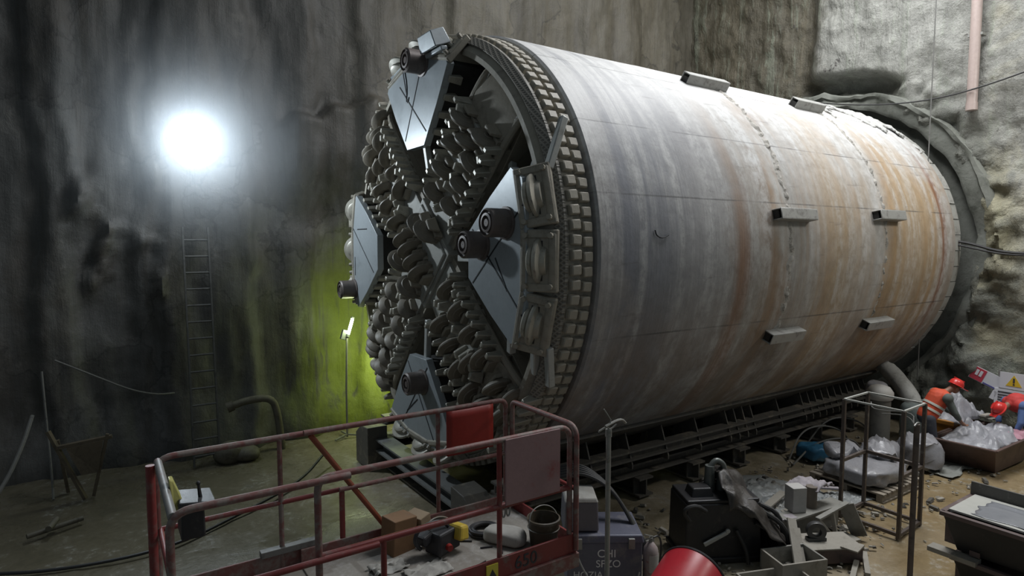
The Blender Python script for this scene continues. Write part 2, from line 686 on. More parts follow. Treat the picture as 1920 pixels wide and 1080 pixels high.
# cover plates between the spokes, each with seams
PL = [(1.60, -.30), (1.60, .30), (2.15, .74), (2.62, 1.06), (2.86, .92), (2.93, .5), (2.95, 0), (2.93, -.5), (2.86, -.92), (2.62, -1.06), (2.15, -.74)]
RIMPROF = [(2.80, .05), (2.80, .68), (2.86, .70), (3.12, .505), (3.12, .05)]
PORTS = {0: [(2.52, .40), (1.96, .14)], 90: [(2.80, -.28)], 180: [(2.83, .72)], 270: [(1.97, .18)]}
for deg in (0, 90, 180, 270):
    ca, sa = math.cos(RD(deg)), math.sin(RD(deg))
    f = lambda x, y, z: LW(x * ca - y * sa, x * sa + y * ca, z)
    mb = MB()
    mb.prism([(1.64 + (x - 1.6) * .97, y * .96) for x, y in PL], -.05, .68, f)
    mb.build('sector_block', M_DARK, TBM, smooth=30, bevel=.015)
    mb = MB()
    mb.prism(PL, .68, .79, f, .008)
    mb.mi = 1
    zz = .793
    lines = [((1.72, .34), (2.9, -.72)), ((1.72, -.36), (2.9, .62)), ((2.28, -.02), (2.55, -.42))]
    if deg == 90:
        lines = [((1.75, .36), (2.88, -.30)), ((1.8, -.38), (2.62, .55)), ((2.42, .28), (2.82, .42))]
    if deg == 180:
        lines = [((1.8, .36), (2.9, -.5)), ((2.1, -.42), (2.6, -.42)), ((2.75, .45), (2.75, .1))]
    for a, b in lines:
        mb.bar(f(*a, zz), f(*b, zz), .022, .008, up=FD)
    if deg == 90:
        mb.tube([f(2.95, .42, zz), f(2.72, .30, zz), f(2.5, .26, zz), f(2.36, .30, zz), f(2.32, .24, zz), f(2.4, .2, zz)], .012, 6, 1)
    plate = mb.build('cover_plate', [M_PLATE, M_LINE], TBM, smooth=30, bevel=.012,
                     label={0: 'bluish steel plate with two ports, right of the centre', 90: 'bright steel plate at the top of the cutting face',
                            180: 'steel plate at the left edge of the cutting face', 270: 'steel plate at the bottom of the cutting face'}[deg])
    for (px, py) in PORTS[deg]:
        mb = MB()
        c = f(px, py, 0)
        mb.lathe([(.172, .76), (.172, 1.06), (.15, 1.08), (.15, 1.05), (.115, 1.05), (.115, 1.075), (.085, 1.08), (.085, 1.04), (.05, 1.04), (.045, 1.07), (.005, 1.07)],
                 c, FD, 28)
        mb.lathe([(.20, .78), (.20, .81), (.165, .82)], c, FD, 28)
        mb.build('injection_port', M_PORT, plate, smooth=30)
    if deg == 90:
        mb = MB()
        mb.box(f(2.97, -.80, .88), (.26, .48, .22), (0, RD(-22), 0), .85)
        mb.box(f(2.82, -.80, .83), (.10, .50, .06), (0, RD(-10), 0))
        mb.build('deflector_box', M_PLATE, plate, smooth=30, bevel=.012)
    if deg == 180:
        mb = MB()
        for py in (.62, -.02, -.62):
            mb.box(f(3.0, py, .70), (.14, .30, .30))
        mb.build('edge_cleat', M_RIM, plate, smooth=30, bevel=.012)
    # bevelled gauge segment between plate and rim
    mb = MB()
    a = RD(20)
    if True:
        u = V(0, -ca, sa)
        mb.lathe(RIMPROF, LW(0, 0, 0), FD, 18, -a, a, True, u=u)
    mb.build('gauge_segment', M_RIM, TBM, smooth=30, bevel=.012)

# gauge cutters in their housings on the bevel: one set of meshes, copied
hb = MB()                                     # local: x tangent, y down the bevel, z out of the bevel
hb.box((0, 0, .03), (.72, .45, .10))
hb.box((0, -.165, .085), (.66, .09, .035), None, .94)
hb.box((0, .165, .085), (.62, .08, .03), None, .94)
hb.box((-.305, 0, .08), (.10, .28, .03))
hb.box((.305, 0, .08), (.10, .28, .03))
bevel_bm(hb, .014)
hb.mi = 1
hb.box((0, 0, .076), (.46, .10, .012))
H_MESH = hb.mesh('gauge_housing', [M_RIM, M_DARK], 35)
gb = MB()
gb.lathe([(.02, -.10), (.15, -.10), (.17, -.05), (.17, -.045), (.255, -.022), (.262, 0), (.255, .022), (.17, .045), (.19, .06), (.185, .10), (.15, .12), (.02, .12)], (0, 0, .04), (0, 1, 0), 36)
G_MESH = gb.mesh('gauge_disc', M_RING, 35)
bb = MB()
bb.cone((0, 0, .08), (0, 0, .15), .036, .032, 8)
B_MESH = bb.mesh('housing_bolt', M_RIM, 35)
for deg in (0, 90, 180, 270):
    for da in (-14.2, 0, 14.2):
        a = RD(deg + da - .8)
        e = V(0, -math.cos(a), math.sin(a))
        tg = V(0, math.sin(a), math.cos(a))
        out = (e * .60 + FD * .80).normalized()
        dn = tg.cross(out).normalized()
        c = CEN + e * 2.99 + FD * .622
        M = Matrix.Translation(c - LOC[TBM.name]) @ Matrix((tg, out.cross(tg), out)).transposed().to_4x4()
        h = inst('gauge_cutter_housing', H_MESH, TBM, M)
        inst('gauge_disc', G_MESH, h, Matrix.Translation((0, 0, 0)))
        for bx in (-.29, .29):
            for by in (-.15, .15):
                inst('housing_bolt', B_MESH, h, Matrix.Translation((bx, by, 0)))

# roller cutters on the spokes: saddle, hub and ring, copied many times
sb = MB()                                     # local: x along the disc's axle, y the rolling direction, z out of the face
sb.box((0, 0, -.02), (.20, .40, .12), None, .86)
for s in (-1, 1):
    sb.box((s * .13, 0, .05), (.07, .26, .16), None, .7)
bevel_bm(sb, .012)
S_MESH = sb.mesh('disc_cutter', M_CUT, 35)
rb = MB()
rb.lathe([(.02, -.06), (.14, -.075), (.205, -.04), (.226, -.012), (.226, .008), (.21, .02), (.16, .035), (.15, .05), (.07, .055), (.06, .065), (.02, .065)], (0, 0, .07), (1, 0, 0), 28)
K_MESH = rb.mesh('cutter_ring', M_DISC, 35)


def face_matrix(x, y, z, ang):
    """placement on the face: local x turned by ang degrees from the face's x"""
    ca, sa = math.cos(RD(ang)), math.sin(RD(ang))
    ex = V(0, -ca, sa)
    ey = V(0, sa, ca)
    return Matrix.Translation(LW(x, y, z) - LOC[TBM.name]) @ Matrix((ex, ey, FD)).transposed().to_4x4()


random.seed(11)
for deg in SPOKES:
    ca, sa = math.cos(RD(deg)), math.sin(RD(deg))
    for row, (off, r0, nn, stp) in enumerate(((.27, 1.00, 4, .42), (-.27, 1.20, 4, .40), (0, 0, 1, 0))):
        for k in range(nn):
            r = r0 + k * stp
            if row < 2:
                x, y = r, off * (1 + .06 * k)
            else:
                x, y = r - .86 + .16, off + random.uniform(-.02, .02)
                x = 2.12
            M = face_matrix(x * ca - y * sa, x * sa + y * ca, .60, deg + random.uniform(-14, 14))
            h = inst('disc_cutter', S_MESH, TBM, M)
            inst('cutter_ring', K_MESH, h, Matrix.Rotation(random.uniform(0, 6), 4, 'X') if False else Matrix.Identity(4))
# outer cutters, kept on the spokes other than the upper right one
for deg in SPOKES[1:]:
    ca, sa = math.cos(RD(deg)), math.sin(RD(deg))
    for x, y, z in ((2.68, .24, .55), (2.64, -.26, .56), (2.96, .34, .47), (2.97, -.02, .47), (2.95, -.36, .47)):
        h = inst('disc_cutter', S_MESH, TBM, face_matrix(x * ca - y * sa, x * sa + y * ca, z, deg + random.uniform(-12, 12)))
        inst('cutter_ring', K_MESH, h, Matrix.Identity(4))
# the stacked centre cutters and the two pairs beside them
for x, y, a in ((-.30, .22, 130), (-.13, .06, 130), (.06, -.12, 130), (.24, -.29, 130), (.24, .44, 40), (.46, .34, 40), (-.52, -.12, 40), (-.18, -.52, 40)):
    h = inst('disc_cutter', S_MESH, TBM, face_matrix(x, y, .745, a))
    inst('cutter_ring', K_MESH, h, Matrix.Identity(4))

# scraper teeth along the spoke edges
tb = MB()
tb.box((0, 0, .07), (.12, .16, .28), None, .5, (0, .05))
bevel_bm(tb, .01)
T_MESH = tb.mesh('scraper_tooth', M_RING, 35)
for deg in SPOKES:
    ca, sa = math.cos(RD(deg)), math.sin(RD(deg))
    for s in (-1, 1):
        for k in range(9):
            r = .98 + k * .175
            yy = HW - .03
            x, y = r, s * yy
            M = face_matrix(x * ca - y * sa, x * sa + y * ca, .60, deg + (0 if s > 0 else 180)) @ Matrix.Rotation(RD(random.uniform(-10, 10)), 4, 'Z')
            inst('scraper_tooth', T_MESH, TBM, M)

for deg in SPOKES[1:]:
    for k in range(7):
        da = -10.5 + k * 3.5
        a = RD(deg + da)
        inst('scraper_tooth', T_MESH, TBM, face_matrix(3.14 * math.cos(a), 3.14 * math.sin(a), .42, deg + da - 90))
# hard-faced wear studs between the discs
wb = MB()
wb.box((0, 0, .08), (.10, .17, .20), None, .6)
bevel_bm(wb, .01)
W_MESH = wb.mesh('wear_stud', M_RING, 35)
for deg in SPOKES:
    ca, sa = math.cos(RD(deg)), math.sin(RD(deg))
    for k in range(12):
        x = .95 + k * .125
        y = random.choice((-.44, -.05, .05, .44)) + random.uniform(-.04, .04)
        inst('wear_stud', W_MESH, TBM, face_matrix(x * ca - y * sa, x * sa + y * ca, .63, 0) @ Matrix.Rotation(RD(random.uniform(-25, 25)), 4, 'X'))

# saw-like side teeth on the plates' edges
eb = MB()
eb.box((0, 0, 0), (.12, .10, .20), None, .7)
bevel_bm(eb, .008)
E_MESH = eb.mesh('edge_tooth', M_RING, 35)
for deg in (90, 180, 0, 270):
    ca, sa = math.cos(RD(deg)), math.sin(RD(deg))
    for s in (-1, 1):
        for k in range(4):
            t = (k + .8) / 4.6
            x = 1.62 + (2.62 - 1.62) * t
            y = s * (.34 + (1.08 - .34) * t)
            inst('edge_tooth', E_MESH, TBM, face_matrix(x * ca - y * sa, x * sa + y * ca, .62, deg + s * 36))

# mixing bars inside the openings
BARS = [((3.0, 1.62, .30), (3.0, 1.02, .52)), ((2.62, 1.40, .30), (2.72, .98, .55)), ((2.08, 1.18, .40), (2.22, .92, .50)), ((1.08, -.05, .62), (1.66, -.05, .66)),
        ((.16, 1.22, .62), (.12, 1.62, .66)), ((.13, -1.02, .66), (.08, -1.62, .66)), ((2.86, -1.02, .60), (2.72, -1.42, .50)), ((3.02, -1.06, .52), (2.92, -1.55, .42)),
        ((2.45, -1.0, .66), (2.38, -1.2, .62))]
for a, b in BARS:
    mb = MB()
    mb.bar(LW(*a), LW(*b), .09, .09, up=FD)
    mb.build('mixing_bar', M_BAR, TBM, smooth=30, bevel=.012)

# rows of hard-faced blocks round the rim; those turned to the pit are built one by one
NB = 116
jb = MB()
jb.box((0, 0, .028), (.13, .15, .09), None, .88)
bevel_bm(jb, .012)
J_MESH = jb.mesh('rim_tooth', M_RIM, 35)
rest = MB()
rest_n = 0
for i in range(NB):
    a = 2 * PI * i / NB
    for z0, ph in ((.115, 0), (.285, .35)):
        aa = a + ph * 2 * PI / NB * .4
        dg = (math.degrees(aa) + 180) % 360 - 180
        e = V(0, -math.cos(aa), math.sin(aa))
        tg = V(0, math.sin(aa), math.cos(aa))
        M = Matrix.Translation(CEN + e * 3.185 + FD * z0) @ Matrix((tg, FD, e)).transposed().to_4x4()
        M = M @ Matrix.Rotation(RD(random.uniform(-4, 4)), 4, 'Z')
        if -62 <= dg <= 92.5:
            inst('rim_tooth', J_MESH, TBM, Matrix.Translation(-LOC[TBM.name]) @ M)
        else:
            rest.box(M.translation + e * .045, (.105, .135, .11), M.to_3x3(), .86)
        rest_n += 1
o = rest.build('rim_teeth_beyond', M_RIM, TBM, smooth=30)
o['kind'] = 'stuff'


# ------------------------------------------------------------------ the pit: floor, rock walls, tunnel mouth
def wall_material(name, moss=False, shot=False):
    t = NT(name)
    tc = t.new('ShaderNodeTexCoord')
    sp = t.new('ShaderNodeSeparateXYZ')
    t.link(tc.outputs['Object'], sp.inputs[0])
    c3 = t.coord((1, 1, 1))
    vert = t.noise(t.coord((1.5, 1.5, .16)), 1.0, 7, .6, .6)      # water runs down the face
    vert2 = t.noise(t.coord((4.5, 4.5, .32), (3, 1, 2)), 1.0, 6, .65, .4)
    patch = t.noise(c3, .42, 8, .62, .8)
    fine = t.noise(c3, 5.0, 9, .7)
    pits = t.noise(c3, 1.7, 6, .75, .3)
    if shot:
        dark = t.ramp(vert, [(.25, (.06, .052, .036)), (.45, (.10, .09, .064)), (.6, (.13, .115, .08)), (.75, (.09, .066, .045))])
        lite = t.ramp(t.math('MULTIPLY_ADD', vert2, .4, t.math('MULTIPLY', patch, .6)), [(.3, (.17, .17, .15)), (.5, (.27, .272, .245)), (.68, (.36, .36, .33))])
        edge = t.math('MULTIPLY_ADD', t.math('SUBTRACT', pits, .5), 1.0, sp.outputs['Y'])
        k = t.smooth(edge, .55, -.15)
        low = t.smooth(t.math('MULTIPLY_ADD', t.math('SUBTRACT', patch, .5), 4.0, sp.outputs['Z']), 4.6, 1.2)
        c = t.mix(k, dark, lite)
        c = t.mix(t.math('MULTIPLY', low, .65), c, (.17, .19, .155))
        gr = t.math('MULTIPLY', t.smooth(vert2, .52, .66), .5)
        c = t.mix(gr, c, (.24, .27, .21))
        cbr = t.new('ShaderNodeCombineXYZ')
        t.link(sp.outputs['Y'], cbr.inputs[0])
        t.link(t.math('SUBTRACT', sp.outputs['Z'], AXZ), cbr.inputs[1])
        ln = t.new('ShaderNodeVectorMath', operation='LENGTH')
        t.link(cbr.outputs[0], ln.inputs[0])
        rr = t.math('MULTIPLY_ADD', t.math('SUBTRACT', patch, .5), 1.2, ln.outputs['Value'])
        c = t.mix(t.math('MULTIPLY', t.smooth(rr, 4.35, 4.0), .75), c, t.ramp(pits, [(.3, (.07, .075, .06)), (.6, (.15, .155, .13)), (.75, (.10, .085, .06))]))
        yl = t.math('MULTIPLY', t.smooth(sp.outputs['Y'], -3.35, -3.65), t.smooth(patch, .42, .6))
        c = t.mix(t.math('MULTIPLY', yl, .45), c, (.42, .38, .22))
        c = t.mix(t.smooth(t.math('MULTIPLY', pits, fine), .335, .42), c, (.06, .055, .05))
    else:
        c = t.ramp(t.math('MULTIPLY_ADD', vert, .62, t.math('MULTIPLY', patch, .38)),
                   [(.30, (.050, .052, .051)), (.42, (.062, .062, .058)), (.50, (.080, .080, .075)), (.57, (.064, .060, .052)), (.66, (.105, .104, .098)), (.78, (.075, .072, .064))])
        pale = t.math('MULTIPLY', t.smooth(pits, .55, .66), t.smooth(vert2, .45, .6))
        c = t.mix(t.math('MULTIPLY', pale, .4), c, (.16, .155, .14))
        # brown drips higher up over the machine
        hi = t.math('MULTIPLY', t.smooth(sp.outputs['X'], -1.8, 1.5), t.smooth(sp.outputs['Z'], 4.0, 7.5))
        c = t.mix(t.math('MULTIPLY', hi, .6), c, t.ramp(vert2, [(.3, (.065, .054, .034)), (.52, (.13, .115, .078)), (.7, (.09, .076, .05))]))
        # cracks and joints between the rock blocks
        vor = t.new('ShaderNodeTexVoronoi', feature='DISTANCE_TO_EDGE')
        wv = t.new('ShaderNodeVectorMath', operation='ADD')
        nz = t.new('ShaderNodeTexNoise')
        t.link(c3, nz.inputs['Vector'])
        nz.inputs['Scale'].default_value = .9
        nz.inputs['Detail'].default_value = 6
        t.link(nz.outputs['Color'], wv.inputs[0])
        t.link(t.coord((.42, .42, .26), (2.3, 0, 1.1)), wv.inputs[1])
        t.link(wv.outputs[0], vor.inputs['Vector'])
        vor.inputs['Scale'].default_value = 1.0
        crk = t.smooth(vor.outputs['Distance'], .016, .003)
        c = t.mix(t.math('MULTIPLY', crk, .42), c, (.018, .018, .017))
        vc = t.new('ShaderNodeTexVoronoi')
        t.link(wv.outputs[0], vc.inputs['Vector'])
        vc.inputs['Scale'].default_value = 1.0
        sep = t.new('ShaderNodeSeparateColor')
        t.link(vc.outputs['Color'], sep.inputs[0])
        c = t.mix(.6, c, t.ramp(sep.outputs[0], [(.0, .62), (1, 1.35)]), 'MULTIPLY')
        # yellow-green algae low on the wall, with the tube light's glow painted in
        ax = t.math('SUBTRACT', sp.outputs['X'], -.1)
        az = t.math('SUBTRACT', sp.outputs['Z'], 1.6)
        d = t.math('SQRT', t.math('ADD', t.math('MULTIPLY', t.math('MULTIPLY', ax, ax), 1.1), t.math('MULTIPLY', t.math('MULTIPLY', az, az), .32)))
        d = t.math('MULTIPLY_ADD', t.math('SUBTRACT', patch, .5), 1.6, d)
        al = t.math('MULTIPLY', t.smooth(d, 2.0, .8), t.smooth(vert2, .30, .5))
        c = t.mix(t.math('MULTIPLY', al, .9), c, (.20, .24, .03))
    c = t.mix(.7 if shot else .5, c, t.ramp(fine, [(.3, .55), (.65, 1.1)]), 'MULTIPLY')
    t.bump(t.math('ADD', t.math('MULTIPLY', fine, .6), t.math('ADD', pits, vert2)), .85 if shot else .3, .09)
    return t.finish(c, t.math('MULTIPLY_ADD', fine, .35, .42))


def floor_material():
    t = NT('wet_mud')
    tc = t.new('ShaderNodeTexCoord')
    sp = t.new('ShaderNodeSeparateXYZ')
    t.link(tc.outputs['Object'], sp.inputs[0])
    co = t.coord()
    big = t.noise(co, .38, 6, .6, .5)
    mid = t.noise(co, 1.6, 8, .68, .6)
    fine = t.noise(co, 11, 8, .7)
    mud = t.ramp(mid, [(.28, (.15, .132, .095)), (.45, (.235, .20, .135)), (.58, (.30, .26, .19)), (.75, (.26, .25, .22))])
    ochre = t.ramp(mid, [(.3, (.20, .145, .075)), (.55, (.245, .185, .10)), (.75, (.23, .205, .155))])
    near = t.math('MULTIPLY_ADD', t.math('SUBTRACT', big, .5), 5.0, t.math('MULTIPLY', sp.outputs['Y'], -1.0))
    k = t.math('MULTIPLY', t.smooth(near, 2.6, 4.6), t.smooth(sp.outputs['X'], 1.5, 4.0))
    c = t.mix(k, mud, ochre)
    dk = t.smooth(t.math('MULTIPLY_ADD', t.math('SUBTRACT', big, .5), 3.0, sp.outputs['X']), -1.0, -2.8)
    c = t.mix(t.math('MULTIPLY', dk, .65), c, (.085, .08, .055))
    lime = t.math('MULTIPLY', t.smooth(fine, .5, .62), t.smooth(mid, .5, .62))
    c = t.mix(t.math('MULTIPLY', lime, .45), c, (.42, .42, .39))
    c = t.mix(.5, c, t.ramp(fine, [(.3, .65), (.65, 1.08)]), 'MULTIPLY')
    wet = t.smooth(big, .40, .58)
    pool = t.math('MULTIPLY', t.smooth(sp.outputs['Y'], -1.6, .4), t.smooth(sp.outputs['X'], 1.2, -.6))
    wet = t.math('MAXIMUM', wet, t.math('MULTIPLY', pool, .8))
    r = t.math('MULTIPLY_ADD', wet, -.42, t.math('MULTIPLY_ADD', fine, .25, .5))
    t.bump(t.math('MULTIPLY', t.math('ADD', t.math('MULTIPLY', fine, .4), mid), t.math('SUBTRACT', 1.15, wet)), .5, .05)
    return t.finish(c, r)


M_WALL = wall_material('streaked_rock')
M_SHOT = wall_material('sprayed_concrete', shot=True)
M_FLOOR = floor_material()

mb = MB()


def floor_pt(u, v):
    x, y = -10 + 22 * u, -12 + 18 * v
    z = .035 * fbm(x * .5, y * .5, 2, 4) + .018 * fbm(x * 2.3, y * 2.3, 7, 3)
    return V(x, y, min(z, .03) - .03)


mb.grid(floor_pt, 150, 120)
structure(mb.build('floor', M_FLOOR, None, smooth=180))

# far-side rock wall, stepped where old panels meet
STEPS = [(-6.4, .0), (-5.75, -.28), (-5.2, .22), (-4.35, -.18), (-3.95, -.30), (-2.25, .30), (-1.75, -.05), (-1.0, .22), (-.1, -.25), (.9, .15), (2.2, -.2), (4.2, .1), (6.3, -.2), (8.3, .1)]


def wall_left_pt(u, v):
    x, z = -11 + 21.6 * u, -.15 + 13.4 * v
    d = 0.0
    xw = x + .22 * fbm(x * .3, z * .55, 5, 4)
    for sx, s in STEPS:
        d += s * sstep(xw, sx - .12, sx + .12) * .6
    d += .13 * fbm(x * .7, z * .22, 1, 4) + .05 * fbm(x * 2.0, z * .8, 3, 4)
    # rock shelf right of the lamp
    zz = 6.75 + .35 * (x + .8) + .2 * noise.noise(V(x * 2.5, 3, 0))
    if -1.9 < x < .6:
        d -= .38 * sstep(z, zz + .1, zz - .05) * sstep(z, 4.4, 6.0) * sstep(x, -1.9, -1.4) * sstep(x, .6, .1)
    # torn ragged rock at the left under the lamp
    if -5.3 < x < -3.9:
        d -= .32 * max(0, fbm(x * 1.7, z * 1.2, 9, 4)) * sstep(z, 2.4, 3.6) * sstep(z, 6.0, 4.8)
    d += .35 * sstep(z, 1.2, -.1) * -1
    return V(x, 4.62 + d, z)


mb = MB()
mb.grid(wall_left_pt, 250, 150)
structure(mb.build('wall_left', M_WALL, None, smooth=70))

# wall with the tunnel mouth
RP = 3.46


def wall_back_pt(u, v):
    y, z = 5.2 - 15.5 * u, -.15 + 13.4 * v
    r = math.hypot(y, z - AXZ)
    a = math.degrees(math.atan2(z - AXZ, -y))
    d = .13 * fbm(y * .7, z * .45, 4, 5) + .07 * fbm(y * 2.3, z * 2.0, 8, 5)
    d += .30 * sstep(y + .35 * noise.noise(V(y, z * .6, 2)), .1, .6)            # older, darker face set back
    near = sstep(r, 5.4, 4.2)
    # overbreak: hollow above the crown of the mouth
    hol = sstep(r, 4.35, 4.1) * sstep(r, 3.7, 3.9) * sstep(a, 62, 70) * sstep(a, 104, 92)
    d += .55 * hol
    # ragged edge round the ring
    rag = sstep(r, 4.6, 4.05) * sstep(a, -35, -10) * sstep(a, 75, 60)
    d -= .20 * rag * max(0, .5 + fbm(y * 2.0, z * 2.0, 12, 4))
    if a < 0:                                                       # dug rock below
        k = sstep(a, 0, -12) * sstep(a, -66, -50) * sstep(y, -4.0, -3.4)
        d -= k * (.12 + .34 * max(0, .3 + fbm(y * 1.6, z * 1.6, 15, 5))) * near
    # clay hump right of the ring
    hump = math.exp(-((y + 3.86) ** 2) / .05) * sstep(z, 3.1, 3.5) * sstep(z, 5.0, 4.6)
    d -= .30 * hump * (.5 + abs(fbm(y * 4, z * 3, 1, 3)))
    if r < RP + .15:
        k = RP + .02
        if r > 1e-3:
            s = max(r, RP) / r if r > RP - .12 else 1
            y, z = y * s, AXZ + (z - AXZ) * s
        d *= .4
    # outstanding bulge at the top
    d -= .5 * math.exp(-((y - 1.9) / 1.0) ** 2 - ((z - 12.2) / 1.2) ** 2)
    return V(10.25 + d, y, z)


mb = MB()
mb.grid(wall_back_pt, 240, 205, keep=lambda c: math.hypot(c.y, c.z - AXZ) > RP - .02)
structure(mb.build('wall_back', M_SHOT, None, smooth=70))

# concrete collar of the tunnel mouth, broken along its lip; shade painted into its colour
M_COLLAR = dirty('stained_shaded_concrete', (.17, .178, .155), (.075, .08, .065), .52, 1.6, .7, 0, .7, .03, 9)
mb = MB()
mb.lathe([(RP + .06, 10.15), (RP + .02, 10.42), (3.2, 10.36), (3.05, 10.42), (.05, 10.42)], CEN, AX, 96)
structure(mb.build('wall_tunnel', M_COLLAR, None, smooth=40))

mb = MB()
na = 150


def collar(u, v):
    a = 2 * PI * u
    prof = [(RP - .03, 10.4), (RP - .03, 10.17), (RP + .04, 10.13), (RP + .28, 10.14), (RP + .30, 10.07), (RP + .37, 10.06), (RP + .40, 10.14), (RP + .42, 10.45)]
    i = min(int(v * 7 + 1e-6), 7)
    r, x = prof[i]
    dg = math.degrees(a)
    dg = (dg + 180) % 360 - 180
    k = .05 * fbm(math.cos(a) * 6, math.sin(a) * 6, v * 3, 4)
    brk = 0
    if i >= 3:
        brk = max(0, fbm(math.cos(a) * 3, math.sin(a) * 3, 5, 4)) * .5 * (sstep(dg, 55, 75) + sstep(dg, 14, -5))
    return V(x + k + brk * .5, -math.cos(a) * (r + k - brk * .4), AXZ + math.sin(a) * (r + k - brk * .4))


mb.grid(collar, na, 7)
structure(mb.build('trim_1', M_COLLAR, None, smooth=45))

# ------------------------------------------------------------------ launch cradle under the machine
M_CRADLE = dirty('dark_muddy_beam', (.10, .094, .082), (.24, .21, .16), .46, 3.0, .6, .1, .35, .01)
CR = thing('launch_cradle', (4.2, 0, 0), 'long dark steel cradle of beams and ribs carrying the boring machine', 'cradle')


def ibeam(mb, p0, p1, w, h, tf=.03, tw=.025, up=None):
    p0, p1 = V(*p0), V(*p1)
    up = V(*(up or (0, 0, 1)))
    mb.bar(p0 + up * (h / 2 - tf / 2), p1 + up * (h / 2 - tf / 2), w, tf, up)
    mb.bar(p0 - up * (h / 2 - tf / 2), p1 - up * (h / 2 - tf / 2), w, tf, up)
    mb.bar(p0, p1, tw, h - 2 * tf, up)
    return mb


for s in (-1, 1):
    mb = MB()
    ibeam(mb, (-.9, s * 1.72, .42), (9.4, s * 1.72, .42), .34, .20)
    mb.build('longitudinal_beam', M_CRADLE, CR, smooth=0)
    mb = MB()
    ibeam(mb, (-.6, s * 1.95, .74), (9.3, s * 1.95, .74), .20, .16)
    mb.build('guide_rail', M_CRADLE, CR, smooth=0)
    # curved saddle strip that touches the skin
    mb = MB()
    a0, a1 = (RD(180 - 62), RD(180 - 52)) if s > 0 else (RD(52), RD(62))
    pr = [(3.305, -.2), (3.305, 9.2), (3.36, 9.2), (3.36, -.2)]
    mb.lathe(pr, CEN, AX, 4, a0, a1, True, u=(0, -1, 0))
    mb.build('saddle_strip', M_CRADLE, CR, smooth=30)
    x = .25
    while x < 9.2:
        mb = MB()
        # gusset plate between rail and skin
        pts = []
        for (yy, zz) in ((1.40, .53), (2.04, .53), (2.04, .60), (1.86, 1.09), (1.66, .98), (1.44, .86)):
            pts.append((yy, zz))
        mb.prism(pts, -.012, .012, lambda a, b, c: V(x + c, s * a, b))
        mb.build('rib', M_CRADLE, CR, smooth=0)
        x += .24 if (3.85 < x < 4.75 or x > 6.5) else .80
for x in (-.6, .9, 2.2, 3.45, 4.7, 5.95, 7.2, 8.45):
    mb = MB()
    ibeam(mb, (x, -2.0, .16), (x, 2.0, .16), .30, .30)
    for s in (-1, 1):
        mb.box((x, s * 1.85, .16), (.28, .025, .26))
    mb.build('sleeper_beam', M_CRADLE, CR, smooth=0)
mb = MB()
ibeam(mb, (-.75, -1.9, .42), (-.75, 1.9, .42), .30, .22)
mb.build('end_beam', dirty('grey_dusty_beam', (.16, .165, .16), (.09, .085, .075), .45, 3, .6), CR, smooth=0)
for s in (-1, 1):
    mb = MB()
    mb.prism([(s * 1.55, .0), (s * 2.15, .0), (s * 2.15, .55), (s * 1.9, .72), (s * 1.55, .75)], -1.05, -.68, lambda a, b, c: V(c, a, b))
    mb.build('end_block', M_CRADLE, CR, smooth=0, bevel=.012)

# ------------------------------------------------------------------ camera
cam_d = bpy.data.cameras.new('camera')
cam_d.sensor_width = 36
cam_d.lens = 1157 / 1920 * 36
cam_d.clip_start = .1
cam_d.clip_end = 100
cam = bpy.data.objects.new('camera', cam_d)
COL.objects.link(cam)
yaw, pit = .983, .072
ax_c = (math.sin(yaw), math.cos(yaw))
C0 = (-.813, 9.951, -.156)
cx = -(C0[0] * ax_c[0] + C0[1] * ax_c[1])
cs = -(C0[0] * math.cos(yaw) - C0[1] * math.sin(yaw))
eye = V(cx, -cs, 4.0)
Fc = V(0, math.cos(pit), -math.sin(pit))
toW = Matrix(((math.sin(yaw), math.cos(yaw), 0), (-math.cos(yaw), math.sin(yaw), 0), (0, 0, 1)))
fw = toW @ Fc
rt = toW @ V(1, 0, 0)
up = rt.cross(fw)
cam.matrix_world = Matrix.Translation(eye) @ Matrix((rt, up, -fw)).transposed().to_4x4()
scene.camera = cam

# ------------------------------------------------------------------ lights
w = bpy.data.worlds.new('world')
scene.world = w
w.use_nodes = True
w.node_tree.nodes['Background'].inputs[0].default_value = (.76, .90, 1.0, 1)
w.node_tree.nodes['Background'].inputs[1].default_value = .12


def lamp(name, kind, loc, power, color=(1, 1, 1), size=1.0, size_y=None, aim=None, spot=None, blend=.5):
    d = bpy.data.lights.new(name, kind)
    d.energy = power
    d.color = color
    if kind == 'AREA':
        d.shape = 'RECTANGLE' if size_y else 'SQUARE'
        d.size = size
        if size_y:
            d.size_y = size_y
    else:
        d.shadow_soft_size = size
    if spot:
        d.spot_size = RD(spot)
        d.spot_blend = blend
    o = bpy.data.objects.new(name, d)
    COL.objects.link(o)
    o.location = loc
    if aim is not None:
        o.rotation_euler = (V(*aim) - V(*loc)).to_track_quat('-Z', 'Y').to_euler()
    return o


# daylight falling through the shaft opening above the back of the pit
lamp('shaft_daylight', 'AREA', (6.0, -3.4, 13.2), 1450, (.97, .98, 1.0), 6.0, 4.0, aim=(6.0, -2.6, 2))
lamp('shaft_daylight_far', 'AREA', (6.5, 2.6, 13.0), 70, (1.0, .95, .85), 5, 3, aim=(7.0, 3.4, 6))
# unseen fill lamp added high at the right to light the workers
lamp('added_right_fill', 'AREA', (8.6, -8.0, 8.0), 170, (1.0, .97, .92), 1.2, 1.2, aim=(8.5, -3.5, 1.5))


# ------------------------------------------------------------------ things along the far-side wall
M_LAMP = plain('lamp_glass', (.9, .95, 1.0), .3, 0, (.88, .95, 1.0), 40)
M_LAMPBODY = dirty('lamp_body_alloy', (.18, .19, .20), None, .4, 8, .5, .4)
M_GALV = dirty('galvanised_tube', (.30, .30, .28), (.16, .145, .12), .45, 8, .45, .3, .2, .003)

